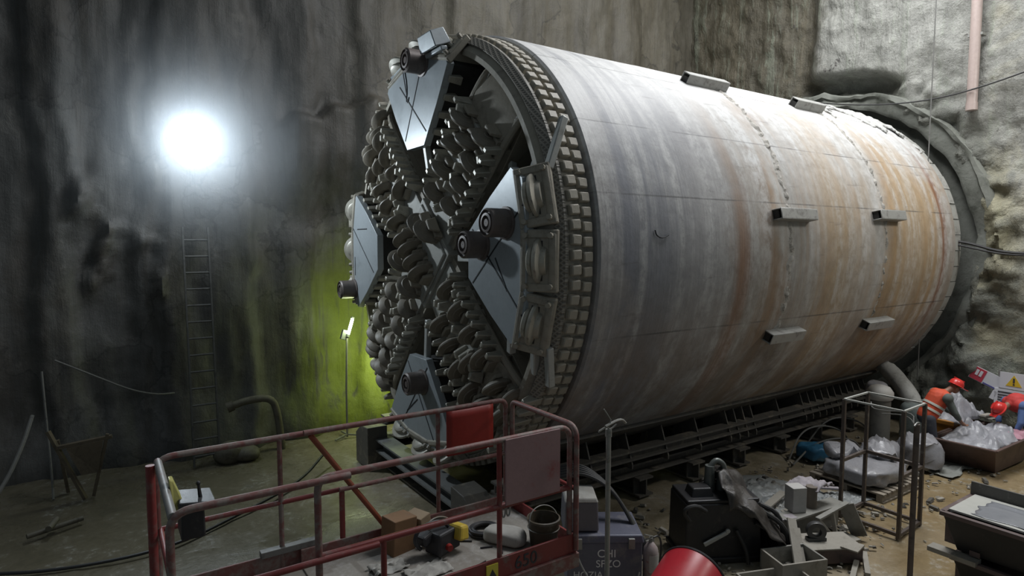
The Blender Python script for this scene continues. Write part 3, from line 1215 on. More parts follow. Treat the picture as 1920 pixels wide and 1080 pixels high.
FL = thing('floodlight', (-3.45, 4.02, 5.9), 'round white floodlight glaring high on the dark wall above the ladder', 'light')
mb = MB()
fd = (eye - V(-3.45, 4.02, 5.9)).normalized()
c = V(-3.45, 4.02, 5.9)
mb.lathe([(.02, -.14), (.12, -.13), (.25, .0), (.27, .05), (.25, .055), (.235, .03), (.22, .03)], c, fd, 36)
mb.build('reflector', M_LAMPBODY, FL, smooth=40)
mb = MB()
mb.lathe([(.005, .10), (.12, .095), (.21, .07), (.235, .035), (.22, .03), (.005, .03)], c, fd, 36)
mb.build('lens', M_LAMP, FL, smooth=60)
mb = MB()
mb.tube([c + V(-.30, 0, 0), c + V(-.32, .25, .0), c + V(-.1, .5, 0), c + V(.1, .5, 0), c + V(.32, .25, 0), c + V(.30, 0, 0)], .018, 8, 1)
mb.cone(c + V(0, .45, 0), c + V(0, .95, .0), .03, .03, 10)
mb.build('bracket', M_LAMPBODY, FL)
lamp('floodlight_beam', 'POINT', tuple(c + fd * .36), 70, (.80, .91, 1.0), .16)
lamp('floodlight_cone', 'SPOT', tuple(c + fd * .36), 640, (.80, .91, 1.0), .16, aim=tuple(c + fd * 3 + V(1.2, 0, -.3)), spot=150, blend=.6)

# mist glowing in front of the floodlight: real scattering droplets, thinning out from the lamp
t_ = NT('mist')
t_.n.remove(t_.b)
pv = t_.new('ShaderNodeVolumeScatter')
pv.inputs['Color'].default_value = (.86, .93, 1.0, 1)
pv.inputs['Anisotropy'].default_value = .2
tc_ = t_.new('ShaderNodeTexCoord')
vl = t_.new('ShaderNodeVectorMath', operation='LENGTH')
t_.link(tc_.outputs['Object'], vl.inputs[0])
t_.link(t_.math('MULTIPLY_ADD', t_.smooth(vl.outputs['Value'], 1.7, .1), .075, t_.math('MULTIPLY', t_.smooth(vl.outputs['Value'], 2.6, .8), .075)), pv.inputs['Density'])
t_.link(pv.outputs[0], t_.n['Material Output'].inputs['Volume'])
mb = MB()
mb.ball(c + fd * .36, 2.6, 24)
MI = mb.build('mist', t_.m, None, smooth=180, loc=c + fd * .36)
tag(MI, 'bluish mist glowing around the floodlight on the dark wall', 'mist', kind='stuff')

# leaning ladder
M_LADDER = dirty('grey_ladder_alloy', (.12, .122, .115), (.07, .07, .066), .5, 8, .5, .3)
LD = thing('ladder', (-3.38, 3.6, 0), 'tall grey ladder leaning on the dark wall under the floodlight', 'ladder')
b, t_ = V(-3.38, 3.4, .0), V(-3.36, 4.08, 4.3)
for s in (-1, 1):
    mb = MB()
    mb.bar(b + V(s * .21, 0, 0), t_ + V(s * .21, 0, 0), .03, .07, up=(0, 1, 0))
    mb.build('stile', M_LADDER, LD, smooth=0)
for k in range(14):
    p = b.lerp(t_, (k + .6) / 14.4)
    mb = MB()
    mb.cone(p + V(-.21, 0, 0), p + V(.21, 0, 0), .018, .018, 8)
    mb.build('rung', M_LADDER, LD)

# tube light on a pole, lighting the algae
M_TUBE = plain('tube_glow', (.9, 1.0, .9), .3, 0, (.80, 1.0, .82), 22)
TL = thing('tube_light', (-.72, 3.62, 0), 'slanting fluorescent tube on a thin pole before the green wall', 'light')
p0, p1 = V(-.66, 3.62, 2.14), V(-.57, 3.60, 2.46)
mb = MB()
mb.cone(p0, p1, .03, .03, 12)
mb.build('tube', M_TUBE, TL)
mb = MB()
mb.cone(p0 + (p0 - p1) * .16, p0, .036, .036, 10)
mb.cone(p1, p1 + (p1 - p0) * .1, .036, .036, 10)
mb.build('end_cap', M_LAMPBODY, TL)
mb = MB()
mb.tube([(-.72, 3.62, 0), (-.72, 3.62, 1.0), (-.69, 3.62, 2.06)], .022, 8)
mb.build('pole', M_GALV, TL)
mb = MB()
for a in (90, 210, 330):
    mb.bar((-.72, 3.62, .05), (-.72 + .35 * math.cos(RD(a)), 3.62 + .35 * math.sin(RD(a)), .02), .04, .03)
mb.build('foot', M_GALV, TL, smooth=0)
mb = MB()
mb.box((-.71, 3.67, 2.12), (.16, .08, .20), (0, RD(18), 0))
mb.build('ballast_box', M_LAMPBODY, TL, bevel=.008)
lamp('tube_glow', 'POINT', (-.60, 3.46, 2.3), 26, (.86, 1.0, .50), .10)

# added fill lamp without a fixture behind the face, brightens the green wall
lamp('added_wall_fill', 'POINT', (.30, 3.70, 1.4), 36, (.86, 1.0, .46), .12)

# sawhorse at the far left
M_WOODD = dirty('old_dark_timber', (.13, .105, .07), (.06, .05, .035), .5, 5, .8)
SH = thing('sawhorse', (-5.25, 2.85, 0), 'rough dark timber sawhorse with splayed props by the left wall', 'sawhorse')
for a, b in (((-5.62, 2.95, 1.12), (-5.18, 2.75, .02)), ((-4.86, 2.85, .98), (-5.08, 2.85, .02)), ((-5.52, 3.2, .9), (-5.42, 3.25, .02))):
    mb = MB()
    mb.bar(a, b, .07, .045)
    mb.build('leg', M_WOODD, SH, smooth=0)
mb = MB()
mb.bar((-5.52, 2.9, .86), (-4.80, 2.85, .93), .09, .05)
mb.build('crossbar', M_WOODD, SH, smooth=0)
mb = MB()
mb.hull([(-5.40, 2.88, .84), (-4.92, 2.84, .90), (-5.0, 2.84, .40), (-5.22, 2.82, .40)], [(0, 1, 2, 3)])
o = mb.build('hanging_sack', M_WOODD, SH, smooth=0, fix=False)
sd = o.modifiers.new('thick', 'SOLIDIFY')
sd.thickness = .05

# crossed pieces of pipe lying on the mud
M_PIPEMUD = dirty('mud_caked_pipe', (.13, .12, .09), (.06, .055, .04), .5, 7, .7)
o = MB().tube([(-5.82, 1.62, .05), (-5.20, 1.86, .06)], .035, 10)
tag(o.build('pipe_offcut', M_PIPEMUD, None, loc=(-5.5, 1.74, 0)), 'longer of two crossed pipe pieces lying on the mud at far left', 'pipe')
o = MB().tube([(-5.50, 1.86, .125), (-5.58, 1.58, .11)], .04, 10)
tag(o.build('pipe_stub', M_PIPEMUD, None, loc=(-5.54, 1.72, 0)), 'short pipe stub lying across the longer pipe on the mud', 'pipe')

# bent pipe stand near the foot of the ladder
mb = MB()
mb.tube([(-2.95, 3.75, .92), (-2.6, 3.72, 1.02), (-2.18, 3.68, 1.02), (-2.08, 3.66, .7), (-2.02, 3.64, -.02)], .07, 10, 2)
mb.cone((-2.97, 3.75, .91), (-2.86, 3.74, .95), .10, .10, 12)
tag(mb.build('bent_pipe', M_PIPEMUD, None, loc=(-2.4, 3.7, 0)), 'muddy bent pipe standing on the floor right of the ladder foot', 'pipe')
mb = MB()
for k in range(5):
    a = random.uniform(0, 6)
mb.ball((-2.98, 3.45, .14), (.30, .24, .22), 14)
mb.ball((-2.72, 3.38, .10), (.24, .20, .15), 12)
for v in mb.bm.verts:
    v.co += v.co.normalized() * .06 * noise.noise(v.co * 5)
tag(mb.build('mud_heap', M_PIPEMUD, None, smooth=180, loc=(-2.85, 3.42, 0)), 'low heap of grey mud below the bent pipe', 'heap')

# hoses and lines
M_HOSE = dirty('black_hose', (.028, .028, .028), (.07, .065, .055), .35, 6, .55)
M_ROPE = dirty('grey_line', (.15, .15, .14), None, .4, 10, .8)
mb = MB()
pts = [(-7.6, 1.2, .02), (-6.4, .9, .02), (-5.4, .35, .02), (-4.2, .25, .02), (-3.2, .9, .02), (-2.2, 1.6, .03), (-1.6, 2.2, .25)]
mb.tube(pts, .022, 8, 3)
tag(mb.build('air_hose', M_HOSE, None), 'thin black hose snaking over the dark mud behind the red platform', 'hose')
mb = MB()
mb.tube([(-5.55, 4.02, 2.05), (-5.0, 4.0, 1.72), (-4.5, 3.95, 1.42), (-4.1, 3.95, 1.28), (-3.8, 4.1, 1.24)], .016, 6, 2)
tag(mb.build('wall_rope', M_ROPE, None), 'pale line sagging down across the lower left rock wall', 'rope')
mb = MB()
mb.tube([(-5.85, 3.6, 1.25), (-5.95, 3.2, .9), (-6.15, 2.7, .45), (-6.5, 2.2, .06), (-7.2, 1.8, .03)], .03, 8, 2)
tag(mb.build('water_hose', M_ROPE, None), 'pale hose curving down to the floor at the left edge', 'hose')
mb = MB()
mb.tube([(-5.72, 3.9, 1.9), (-5.68, 3.7, 1.1), (-5.62, 3.3, .3), (-5.6, 3.0, .02)], .018, 6, 2)
tag(mb.build('hanging_cable', M_ROPE, None), 'thin line hanging down beside the sawhorse', 'cable')

# cables and pipe on the wall with the tunnel mouth
M_PINK = dirty('pinkish_plastic_pipe', (.42, .34, .31), (.27, .22, .2), .4, 4, .45, 0, .1, .004)
mb = MB()
mb.cone((10.02, -3.28, 6.72), (10.02, -3.28, 13.0), .095, .095, 20)
mb.cone((10.02, -3.28, 6.70), (10.02, -3.28, 6.85), .105, .105, 20)
DP = tag(mb.build('down_pipe', M_PINK, None, loc=(10.02, -3.28, 6.7)), 'pinkish vertical pipe ending above the tunnel mouth at right', 'pipe')
mb = MB()
for z in (8.2, 9.9, 11.6):
    mb.box((10.10, -3.28, z), (.20, .26, .05))
mb.build('pipe_clip', M_GALV, DP, smooth=0)
mb = MB()
mb.tube([(9.96, .2, 7.50), (9.92, -1.2, 7.16), (9.92, -2.4, 7.02), (9.88, -3.4, 7.08), (9.9, -4.6, 7.35), (9.95, -6, 7.6)], .016, 6, 2)
tag(mb.build('wall_cable', M_HOSE, None), 'thin cable slung across the grey wall above the tunnel mouth', 'cable')
mb = MB()
mb.tube([(9.72, -3.22, 4.05), (9.72, -3.5, 4.0), (9.75, -4.0, 3.83), (9.75, -4.6, 3.80), (9.8, -6, 3.9)], .028, 8, 2)
mb.tube([(9.70, -3.24, 3.98), (9.70, -3.5, 3.92), (9.73, -4.0, 3.79), (9.75, -4.6, 3.77), (9.8, -6, 3.86)], .02, 8, 2)
tag(mb.build('power_cable', M_HOSE, None), 'twin cable running right from the tail of the machine', 'cable')
mb = MB()
mb.cone((9.55, -2.72, 1.1), (9.60, -2.72, 13), .012, .012, 6)
tag(mb.build('plumb_line', M_ROPE, None), 'thin pale line hanging straight down before the tunnel mouth', 'rope')


# ------------------------------------------------------------------ the red scissor lift
M_RED = dirty('worn_red_paint', (.20, .030, .028), (.16, .115, .10), .46, 5.5, .5, 0, .25, .004, 22)
M_REDTOP = dirty('dusty_red_paint', (.19, .070, .062), (.22, .185, .165), .62, 6, .6, 0, .25, .004, 22)
M_REDPANEL = dirty('deep_red_sheet', (.26, .018, .012), (.14, .016, .012), .35, 2.5, .45)
M_PINKPANEL = dirty('faded_pink_board', (.30, .185, .19), (.26, .065, .062), .44, 2.6, .6)
M_DECK = dirty('dusty_deck_plate', (.26, .24, .21), (.38, .37, .355), .5, 2.2, .85, 0, .3, .006, 24)
M_YEL = dirty('yellow_paint', (.55, .40, .05), (.25, .17, .05), .42, 7, .5)
M_BLACK = dirty('black_plastic', (.022, .022, .024), (.06, .055, .05), .35, 8, .5)
M_WHITE = plain('off_white_paint', (.55, .55, .52), .6)
M_DKTXT = plain('dark_stencil', (.04, .04, .045), .7)
DZ = 1.04                                  # deck level
X0, X1, Y0, Y1 = -4.54, -1.12, -4.28, -3.05
XM = -3.42                                 # where the sliding extension starts
SL = thing('scissor_lift', (-2.85, -3.65, 0), 'red scissor lift platform with tubular guard rails in the foreground', 'scissor lift')


def rail(pts, r=.027, name='guard_rail', mat=None, sm=0):
    mb = MB()
    mb.tube(pts, r, 12, sm)
    return mb.build(name, mat or M_REDTOP, SL)


def bend(a, c, b, rad=.14, n=6):
    """points rounding the corner a-c-b"""
    a, b, c = V(*a), V(*b), V(*c)
    p, q = c + (a - c).normalized() * rad, c + (b - c).normalized() * rad
    return [p * (1 - t) ** 2 + c * 2 * t * (1 - t) + q * t * t for t in [i / n for i in range(n + 1)]]


TZ, MZ, TB = 2.26, 1.66, 1.20
# near side, fixed part then extension
rail([(X0, Y0, DZ)] + bend((X0, Y0, DZ), (X0, Y0, TZ), (XM + .1, Y0, TZ)) + [(XM + .08, Y0, TZ)])
rail([(XM - .15, Y0 + .06, DZ)] + bend((XM - .15, Y0 + .06, DZ), (XM - .15, Y0 + .06, TZ + .0), (X1, Y0 + .06, TZ), .10) +
     bend((XM, Y0 + .06, TZ), (X1 - .05, Y0 + .06, TZ), (X1 - .05, Y0 + .06, DZ)) + [(X1 - .05, Y0 + .06, DZ)])
rail([(X0, Y0, MZ - .0), (XM + .3, Y0, MZ)], .024, 'mid_rail', M_RED)
rail([(XM - .15, Y0 + .06, MZ), (X1 - .05, Y0 + .06, MZ)], .026, 'mid_rail', M_RED)
rail([(-3.06, Y0 + .06, DZ), (-3.06, Y0 + .06, MZ)], .024, 'rail_post', M_RED)
rail([(-1.97, Y0 + .06, DZ), (-1.97, Y0 + .06, TZ)], .024, 'rail_post', M_RED)
# far side
rail([(X0, Y1, DZ)] + bend((X0, Y1, DZ), (X0, Y1, TZ), (XM, Y1, TZ)) + [(XM + .2, Y1, TZ)])
rail([(XM + .05, Y1 - .06, TZ + .02)] + bend((XM, Y1 - .06, TZ + .02), (X1 - .06, Y1 - .06, TZ + .02), (X1 - .06, Y1 - .06, DZ), .09) + [(X1 - .06, Y1 - .06, DZ)])
rail([(X0, Y1, MZ), (-3.0, Y1, MZ)], .022, 'mid_rail', M_RED)
rail([(-3.05, Y1 - .06, MZ + .02), (X1 - .06, Y1 - .06, MZ + .02)], .022, 'mid_rail', M_REDTOP)
rail([(-3.57, Y1, DZ), (-3.57, Y1, TZ)], .022, 'rail_post', M_REDTOP)
rail([(-3.02, Y1 - .03, DZ), (-3.02, Y1 - .03, MZ)], .026, 'rail_post', M_RED)
rail([(-2.0, Y1 - .03, DZ), (-2.0, Y1 - .03, TZ)], .022, 'rail_post', M_REDTOP)
M_ORANGE = dirty('orange_red_paint', (.25, .06, .025), (.15, .07, .045), .45, 6, .55)
rail([(-3.30, Y1 - .02, TZ - .02), (-2.50, Y1 - .08, DZ + .02)], .026, 'diagonal_brace', M_ORANGE)
# ends
rail([(X1, Y1 - .10, DZ)] + bend((X1, Y1 - .10, DZ), (X1, Y1 - .10, TZ), (X1, Y0, TZ), .07) + bend((X1, Y1, TZ), (X1, Y0 + .02, TZ), (X1, Y0 + .02, DZ), .13) + [(X1, Y0 + .02, DZ)])
rail([(X1, Y0 + .02, MZ - .02), (X1, Y1 - .1, MZ - .02)], .022, 'mid_rail', M_RED)
# entry gate at the left end, painted grey
M_GATE = dirty('grey_gate_tube', (.22, .215, .205), (.25, .10, .09), .35, 6, .5)
rail([(X0 + .02, Y1, TZ - .03), (X0 + .02, Y0, TZ - .03)], .03, 'gate_rail', M_GATE)
rail([(X0 + .02, Y1, MZ), (X0 + .02, Y0, MZ)], .022, 'gate_rail', M_RED)
rail([(X0 - .04, Y1 - .1, DZ), (X0 - .04, Y1 - .1, TZ - .02)], .034, 'gate_post', M_RED)
# deck and toe boards
mb = MB()
mb.ext((X0, Y0, DZ - .06), (XM + .2, Y1, DZ))
mb.ext((XM, Y0 + .05, DZ - .03), (X1, Y1 - .05, DZ + .015))
mb.build('deck', M_DECK, SL, smooth=0, bevel=.006)
for a, b in (((X0, Y0 - .012, DZ - .14), (XM + .2, Y0 + .012, TB)), ((XM - .1, Y0 + .03, DZ - .03), (X1 + .02, Y0 + .055, TB)),
             ((X0, Y1 - .012, DZ - .06), (XM + .2, Y1 + .012, TB)), ((XM, Y1 - .07, DZ - .03), (X1, Y1 - .045, TB)),
             ((X1 - .0, Y0 + .05, DZ - .03), (X1 + .024, Y1 - .05, TB - .03)), ((X0 - .012, Y0, DZ - .06), (X0 + .012, Y1, TB))):
    mb = MB()
    mb.ext(a, b)
    mb.build('toe_board', M_REDTOP if a[1] > -3.5 else M_RED, SL, smooth=0, bevel=.005)
mb = MB()
mb.ext((XM - .1, Y0 + .0, DZ - .17), (X1 + .03, Y0 + .05, DZ - .03))
mb.build('side_beam', M_REDTOP, SL, smooth=0, bevel=.006)
# sheets tied to the rails
mb = MB()
mb.grid(lambda u, v: V(-1.94 + .57 * u, Y1 - .105 - .012 * math.sin(u * 5), 1.80 + .47 * v), 8, 6)
o = mb.build('red_sheet', M_REDPANEL, SL, label='deep red sheet tied to the far rail')
o.modifiers.new('thick', 'SOLIDIFY').thickness = .012
mb = MB()
mb.ext((-1.93, Y0 + .015, 1.67), (-1.32, Y0 + .03, 2.27))
mb.build('pink_board', M_PINKPANEL, SL, smooth=0, bevel=.004, label='faded pink board on the near rail')
# faded stencilled number and a yellow warning sticker on the toe board


def text(name, body, size, mat, parent, loc, rot, align='CENTER', ext=.002):
    cu = bpy.data.curves.new(name, 'FONT')
    cu.body = body
    cu.size = size
    cu.align_x = align
    cu.align_y = 'CENTER'
    cu.extrude = ext
    cu.materials.append(mat)
    tmp = bpy.data.objects.new(name, cu)
    COL.objects.link(tmp)
    bpy.context.view_layer.update()
    me = bpy.data.meshes.new_from_object(tmp.evaluated_get(bpy.context.evaluated_depsgraph_get()))
    me.name = name
    bpy.data.objects.remove(tmp)
    bpy.data.curves.remove(cu)
    o = bpy.data.objects.new(name, me)
    COL.objects.link(o)
    if parent:
        o.parent = parent
        o.location = V(*loc) - LOC[parent.name]
    else:
        o.location = loc
    o.rotation_euler = rot
    LOC[o.name] = V(*loc)
    return o


text('stencilled_number', '650', .17, M_DKTXT, SL, (-1.70, Y0 + .027, 1.10), (PI / 2, 0, 0))
mb = MB()
mb.ext((-2.13, Y0 + .018, 1.02), (-2.01, Y0 + .03, 1.17))
st = mb.build('warning_sticker', plain('sticker_yellow', (.62, .52, .06), .5), SL, smooth=0)
mb = MB()
mb.hull([(-2.11, Y0 + .016, 1.06), (-2.03, Y0 + .016, 1.06), (-2.07, Y0 + .016, 1.13), (-2.11, Y0 + .018, 1.06), (-2.03, Y0 + .018, 1.06), (-2.07, Y0 + .018, 1.13)],
        [(0, 1, 2), (3, 5, 4), (0, 3, 4, 1), (1, 4, 5, 2), (2, 5, 3, 0)])
mb.build('sticker_triangle', M_DKTXT, st, smooth=0)
# scissor stack and chassis below the deck
for s in (Y0 + .28, Y1 - .28):
    for lv in range(2):
        z0, z1 = .48 + lv * .24, .70 + lv * .24
        for a, b in (((-4.2, z0), (-1.7, z1)), ((-4.2, z1), (-1.7, z0))):
            mb = MB()
            mb.bar((a[0], s + (.04 if a[1] < b[1] else -.04), a[1]), (b[0], s + (.04 if a[1] < b[1] else -.04), b[1]), .05, .10)
            mb.build('scissor_arm', M_RED, SL, smooth=0)
mb = MB()
mb.ext((-4.35, Y0 + .2, .20), (-1.45, Y1 - .2, .46))
mb.build('chassis', M_RED, SL, smooth=0, bevel=.02)
for x in (-4.0, -1.8):
    for y in (Y0 + .12, Y1 - .12):
        mb = MB()
        mb.lathe([(.02, -.09), (.10, -.09), (.11, -.07), (.20, -.09), (.215, -.05), (.215, .05), (.20, .09), (.11, .07), (.10, .09), (.02, .09)], (x, y, .215), (0, 1, 0), 24)
        mb.build('wheel', M_BLACK, SL)
mb = MB()
mb.ext((-1.50, Y0 + .25, .30), (-1.30, Y1 - .25, .95))
mb.build('end_ladder_box', M_WHITE, SL, smooth=0, bevel=.01)

# ---- things on the platform
# control box hung on the gate, with a yellow wedge beside it
CB = thing('control_box', (-4.38, -3.72, 1.9), 'black control box with joystick hung at the left end of the red platform', 'control box')
mb = MB()
mb.box((-4.36, -3.74, 1.98), (.16, .26, .22), None, .95)
mb.build('case', M_BLACK, CB, smooth=0, bevel=.012)
mb = MB()
mb.box((-4.33, -3.74, 2.12), (.24, .30, .05), (0, RD(8), 0))
mb.build('lid', dirty('grey_plastic', (.04, .042, .045), None, .4, 8, .45), CB, smooth=0, bevel=.008)
mb = MB()
mb.cone((-4.30, -3.78, 2.14), (-4.31, -3.78, 2.24), .014, .010, 8)
mb.ball((-4.31, -3.78, 2.245), .017, 8)
mb.build('joystick', M_BLACK, CB)
mb = MB()
mb.hull([(-4.50, -3.72, 2.32), (-4.47, -3.66, 2.30), (-4.40, -3.66, 2.10), (-4.48, -3.74, 2.08), (-4.50, -3.80, 2.32), (-4.47, -3.78, 2.30), (-4.40, -3.80, 2.10), (-4.48, -3.82, 2.08)],
        [(0, 1, 2, 3), (7, 6, 5, 4), (0, 4, 5, 1), (1, 5, 6, 2), (2, 6, 7, 3), (3, 7, 4, 0)])
tag(mb.build('document_pouch', dirty('yellow_plastic', (.42, .40, .13), None, .3, 8, .4), None, smooth=0, bevel=.01, loc=(-4.46, -3.74, 2.08)),
    'narrow yellow pouch hung on the gate rail of the red platform', 'pouch')
# breaker / saw
PS = thing('cut_off_saw', (-2.25, -3.62, DZ), 'yellow and black cut-off saw lying on the dusty red platform', 'power saw')
S = V(-2.25, -3.62, DZ)
mb = MB()
mb.box(S + V(.02, .0, .15), (.30, .20, .20), (0, 0, RD(20)), .85)
mb.box(S + V(-.16, .02, .20), (.14, .14, .10), (0, RD(-15), RD(20)), .9)
mb.build('engine_body', M_BLACK, PS, smooth=0, bevel=.02)
mb = MB()
mb.box(S + V(.17, -.02, .20), (.14, .22, .14), (0, RD(12), RD(20)), .8)
mb.build('top_cover', M_YEL, PS, smooth=0, bevel=.025)
mb = MB()
mb.lathe([(.02, -.012), (.15, -.012), (.15, .012), (.02, .012)], S + V(.06, .14, .155), (.3, 1, 0), 32)
mb.build('cutting_disc', M_DISC, PS)
mb = MB()
mb.lathe([(.155, -.03), (.17, -.03), (.17, .03), (.155, .03)], S + V(.06, .14, .155), (.3, 1, 0), 18, 0, PI, True)
mb.build('disc_guard', M_YEL, PS)
mb = MB()
mb.tube([S + V(-.22, -.02, .12), S + V(-.30, -.03, .22), S + V(-.22, -.02, .34), S + V(.0, .0, .34), S + V(.08, .0, .26)], .018, 8, 2)
mb.build('handle', M_BLACK, PS)
mb = MB()
mb.cone(S + V(.02, -.12, .12), S + V(.02, -.16, .12), .035, .03, 12)
mb.build('fuel_cap', M_REDPANEL, PS)
M_TIMB = dirty('dusty_timber', (.30, .22, .14), (.20, .17, .14), .45, 5, .8)
M_TIMB2 = dirty('orange_timber', (.21, .115, .055), (.14, .10, .07), .45, 4, .75)
B = V(-2.55, -3.32, DZ)
mb = MB()
mb.box(B + V(.0, 0, .17), (.26, .22, .34), (0, RD(4), RD(12)))
tag(mb.build('timber_block', M_TIMB2, None, smooth=0, bevel=.008, loc=B), 'upright brown timber block beside the orange brace on the platform', 'block')
mb = MB()
mb.box(B + V(.24, .05, .15), (.14, .22, .30), (0, RD(-10), RD(20)))
tag(mb.build('timber_offcut', M_TIMB, None, smooth=0, bevel=.008, loc=B + V(.24, .05, 0)), 'pale dusty timber offcut between the brown block and the saw', 'block')
mb = MB()
for k, (r, z) in enumerate(((.15, .02), (.145, .05), (.13, .03), (.115, .05))):
    mb.tube([V(-1.70 + r * math.cos(a), -3.50 + r * .9 * math.sin(a), DZ + .015 + z) for a in [i / 28 * 2 * PI for i in range(28)]], .018, 8, closed=True)
tag(mb.build('cable_coil', M_BLACK, None, loc=(-1.7, -3.5, DZ)), 'black coil of cable lying on the dusty deck behind the pink board', 'coil')
# bucket with bail
BK = thing('bucket', (-1.33, -4.02, DZ), 'dark brown bucket with a pale bail in the near corner of the platform', 'bucket')
c = V(-1.33, -4.02, DZ + .015)
mb = MB()
mb.lathe([(.005, 0), (.13, 0), (.155, .24), (.165, .25), (.165, .27), (.15, .275), (.145, .25), (.125, .03), (.005, .03)], c, (0, 0, 1), 32)
mb.lathe([(.152, .17), (.16, .175), (.152, .18)], c, (0, 0, 1), 32)
mb.build('pail', dirty('brown_bucket_plastic', (.075, .06, .04), (.14, .125, .10), .45, 7, .5), BK)
mb = MB()
mb.tube([c + V(.165 * math.cos(a), .165 * math.sin(a) * .3 - .0, .25 + .12 * math.sin(a)) for a in [PI * i / 14 for i in range(15)]], .006, 6)
mb.build('bail', M_GALV, BK)
# slumped cement bag and rods
mb = MB()


def sag(cx_, cy_, cz_, sx, sy, sz, ang, seed, nu=26, nv=16):
    ca, sa = math.cos(ang), math.sin(ang)

    def fn(u, v):
        a, b = 2 * PI * u, -PI / 2 + PI * v
        e = .55
        sg = lambda q: math.copysign(abs(q) ** e, q)
        x, y, z = sg(math.cos(b)) * sg(math.cos(a)) * sx, sg(math.cos(b)) * sg(math.sin(a)) * sy, sg(math.sin(b)) * sz
        k = 1 + .14 * noise.noise(V(x * 5, y * 5, z * 5 + seed)) + .05 * noise.noise(V(x * 16, y * 16, z * 16 + seed))
        x, y, z = x * k, y * k, max(z * k, -sz)
        return V(cx_ + x * ca - y * sa, cy_ + x * sa + y * ca, cz_ + sz + z)
    return fn


M_BAG = dirty('grey_cement_bag', (.38, .37, .34), (.27, .26, .235), .5, 5, .85, 0, .4, .01)
mb.grid(sag(-1.62, -3.78, DZ + .015, .22, .12, .07, RD(-58), 3), 26, 16)
bmesh.ops.remove_doubles(mb.bm, verts=mb.bm.verts, dist=.0005)
tag(mb.build('cement_bag', M_BAG, None, smooth=180, loc=(-1.62, -3.78, DZ)), 'slumped grey cement bag beside the bucket on the platform', 'bag')
for i, (x, y, a, l) in enumerate(((-1.96, -3.55, -35, .16), (-1.84, -3.78, -20, .12), (-2.05, -4.02, 15, .14), (-1.75, -3.92, 60, .10))):
    d = V(math.cos(RD(a)), math.sin(RD(a)), 0) * l / 2
    mb = MB()
    mb.cone(V(x, y, DZ + .024) - d, V(x, y, DZ + .024) + d, .008, .008, 6)
    tag(mb.build('steel_rod', M_BLACK, None, loc=(x, y, DZ + .015)), ['short dark rod lying on the deck next to the cable coil', 'short dark rod lying on the deck before the cement bag',
        'short dark rod lying on the deck in front of the saw', 'short dark rod lying on the deck beside the bucket'][i], 'rod', 'loose rods on the platform deck')
# scraps on the deck
for i, (x, y, s_, lab) in enumerate(((-2.78, -3.62, .16, 'crumpled pale plastic scrap on the deck under the mid rail, nearest the brown block'), (-2.50, -3.86, .20, 'crumpled pale plastic scrap on the deck in front of the saw'))):
    mb = MB()
    mb.grid(lambda u, v: V(x + s_ * (2 * u - 1) + .03 * noise.noise(V(u * 5, v * 5, i)), y + s_ * .6 * (2 * v - 1) + .03 * noise.noise(V(u * 5, v * 5, i + 4)),
                           DZ + .02 + .05 * max(0, .3 + fbm(u * 3, v * 3, i, 4))), 14, 12)
    o = mb.build('plastic_scrap', M_BAG, None, smooth=50, fix=False, loc=(x, y, DZ))
    o.modifiers.new('thick', 'SOLIDIFY').thickness = .006
    tag(o, lab, 'scrap', 'plastic scraps on the deck')
mb = MB()
mb.ext((-3.76, Y1 - .05, TB), (-3.22, Y1 + .03, TB + .055))
tag(mb.build('steel_strip', dirty('grey_slotted_steel', (.17, .17, .16), (.09, .085, .08), .45, 9, .5), None, smooth=0, bevel=.004, loc=(-3.5, Y1, TB)), 'short grey steel strip resting on the far toe board of the platform', 'strip')
# cable-chain loop beneath the pink board
mb = MB()
for k in range(2):
    mb.tube([V(-1.90 + .05 * k + .02 * math.cos(a), Y0 + .10, 1.60 + .07 * math.sin(a)) for a in [i / 14 * 2 * PI for i in range(14)]], .008, 6, closed=True)
mb.tube([(-1.88, Y0 + .09, 1.66), (-1.88, Y0 + .09, 1.70)], .01, 6)
tag(mb.build('shackle', M_GALV, None, loc=(-1.88, Y0 + .1, 1.55)), 'small bent wire shackle hanging under the corner of the pink board', 'shackle')


# ------------------------------------------------------------------ tool chests, hoses, extinguisher and drum
M_CHEST = dirty('blue_grey_chest_paint', (.125, .13, .175), (.21, .205, .21), .42, 4, .5, .1)
M_CHEST2 = dirty('grey_case_plastic', (.15, .145, .16), (.09, .09, .10), .4, 5, .5)
M_STEN = plain('white_stencil', (.75, .76, .77), .7)
CH = thing('tool_chest', (.02, -3.45, 0), 'blue-grey steel tool chest with white stencilled letters beside the red lift', 'chest')
a_ch = RD(-33)
RZ = Matrix.Rotation(a_ch, 3, 'Z')
cc = V(-.02, -3.40, 0)


def chp(x, y, z):
    return cc + RZ @ V(x, y, z)


mb = MB()
mb.box(chp(0, 0, .32), (.86, .62, .56), RZ)
for x in (-.36, .36):
    mb.box(chp(x, 0, .02), (.10, .6, .06), RZ)
mb.build('chest_body', M_CHEST, CH, smooth=0, bevel=.015)
mb = MB()
mb.box(chp(0, 0, .645), (.90, .66, .09), RZ, .95)
mb.build('lid', M_CHEST, CH, smooth=0, bevel=.015)
for x in (-.3, .3):
    mb = MB()
    mb.box(chp(x, -.335, .60), (.07, .03, .12), RZ)
    mb.build('latch', M_GALV, CH, smooth=0, bevel=.004)
rz = (PI / 2, 0, a_ch)
text('stencilled_lettering', 'CHI', .13, M_STEN, CH, chp(.02, -.313, .47), rz)
text('stencilled_lettering', 'SFZO', .12, M_STEN, CH, chp(.04, -.313, .35), rz)
text('stencilled_lettering', 'HOZIA', .11, M_STEN, CH, chp(-.19, -.313, .22), rz)
SC = thing('tool_case', (-.2, -3.35, .70), 'smaller grey tool case standing on the blue-grey chest', 'case')
mb = MB()
mb.box(chp(-.26, -.02, .87), (.40, .46, .34), RZ, .94)
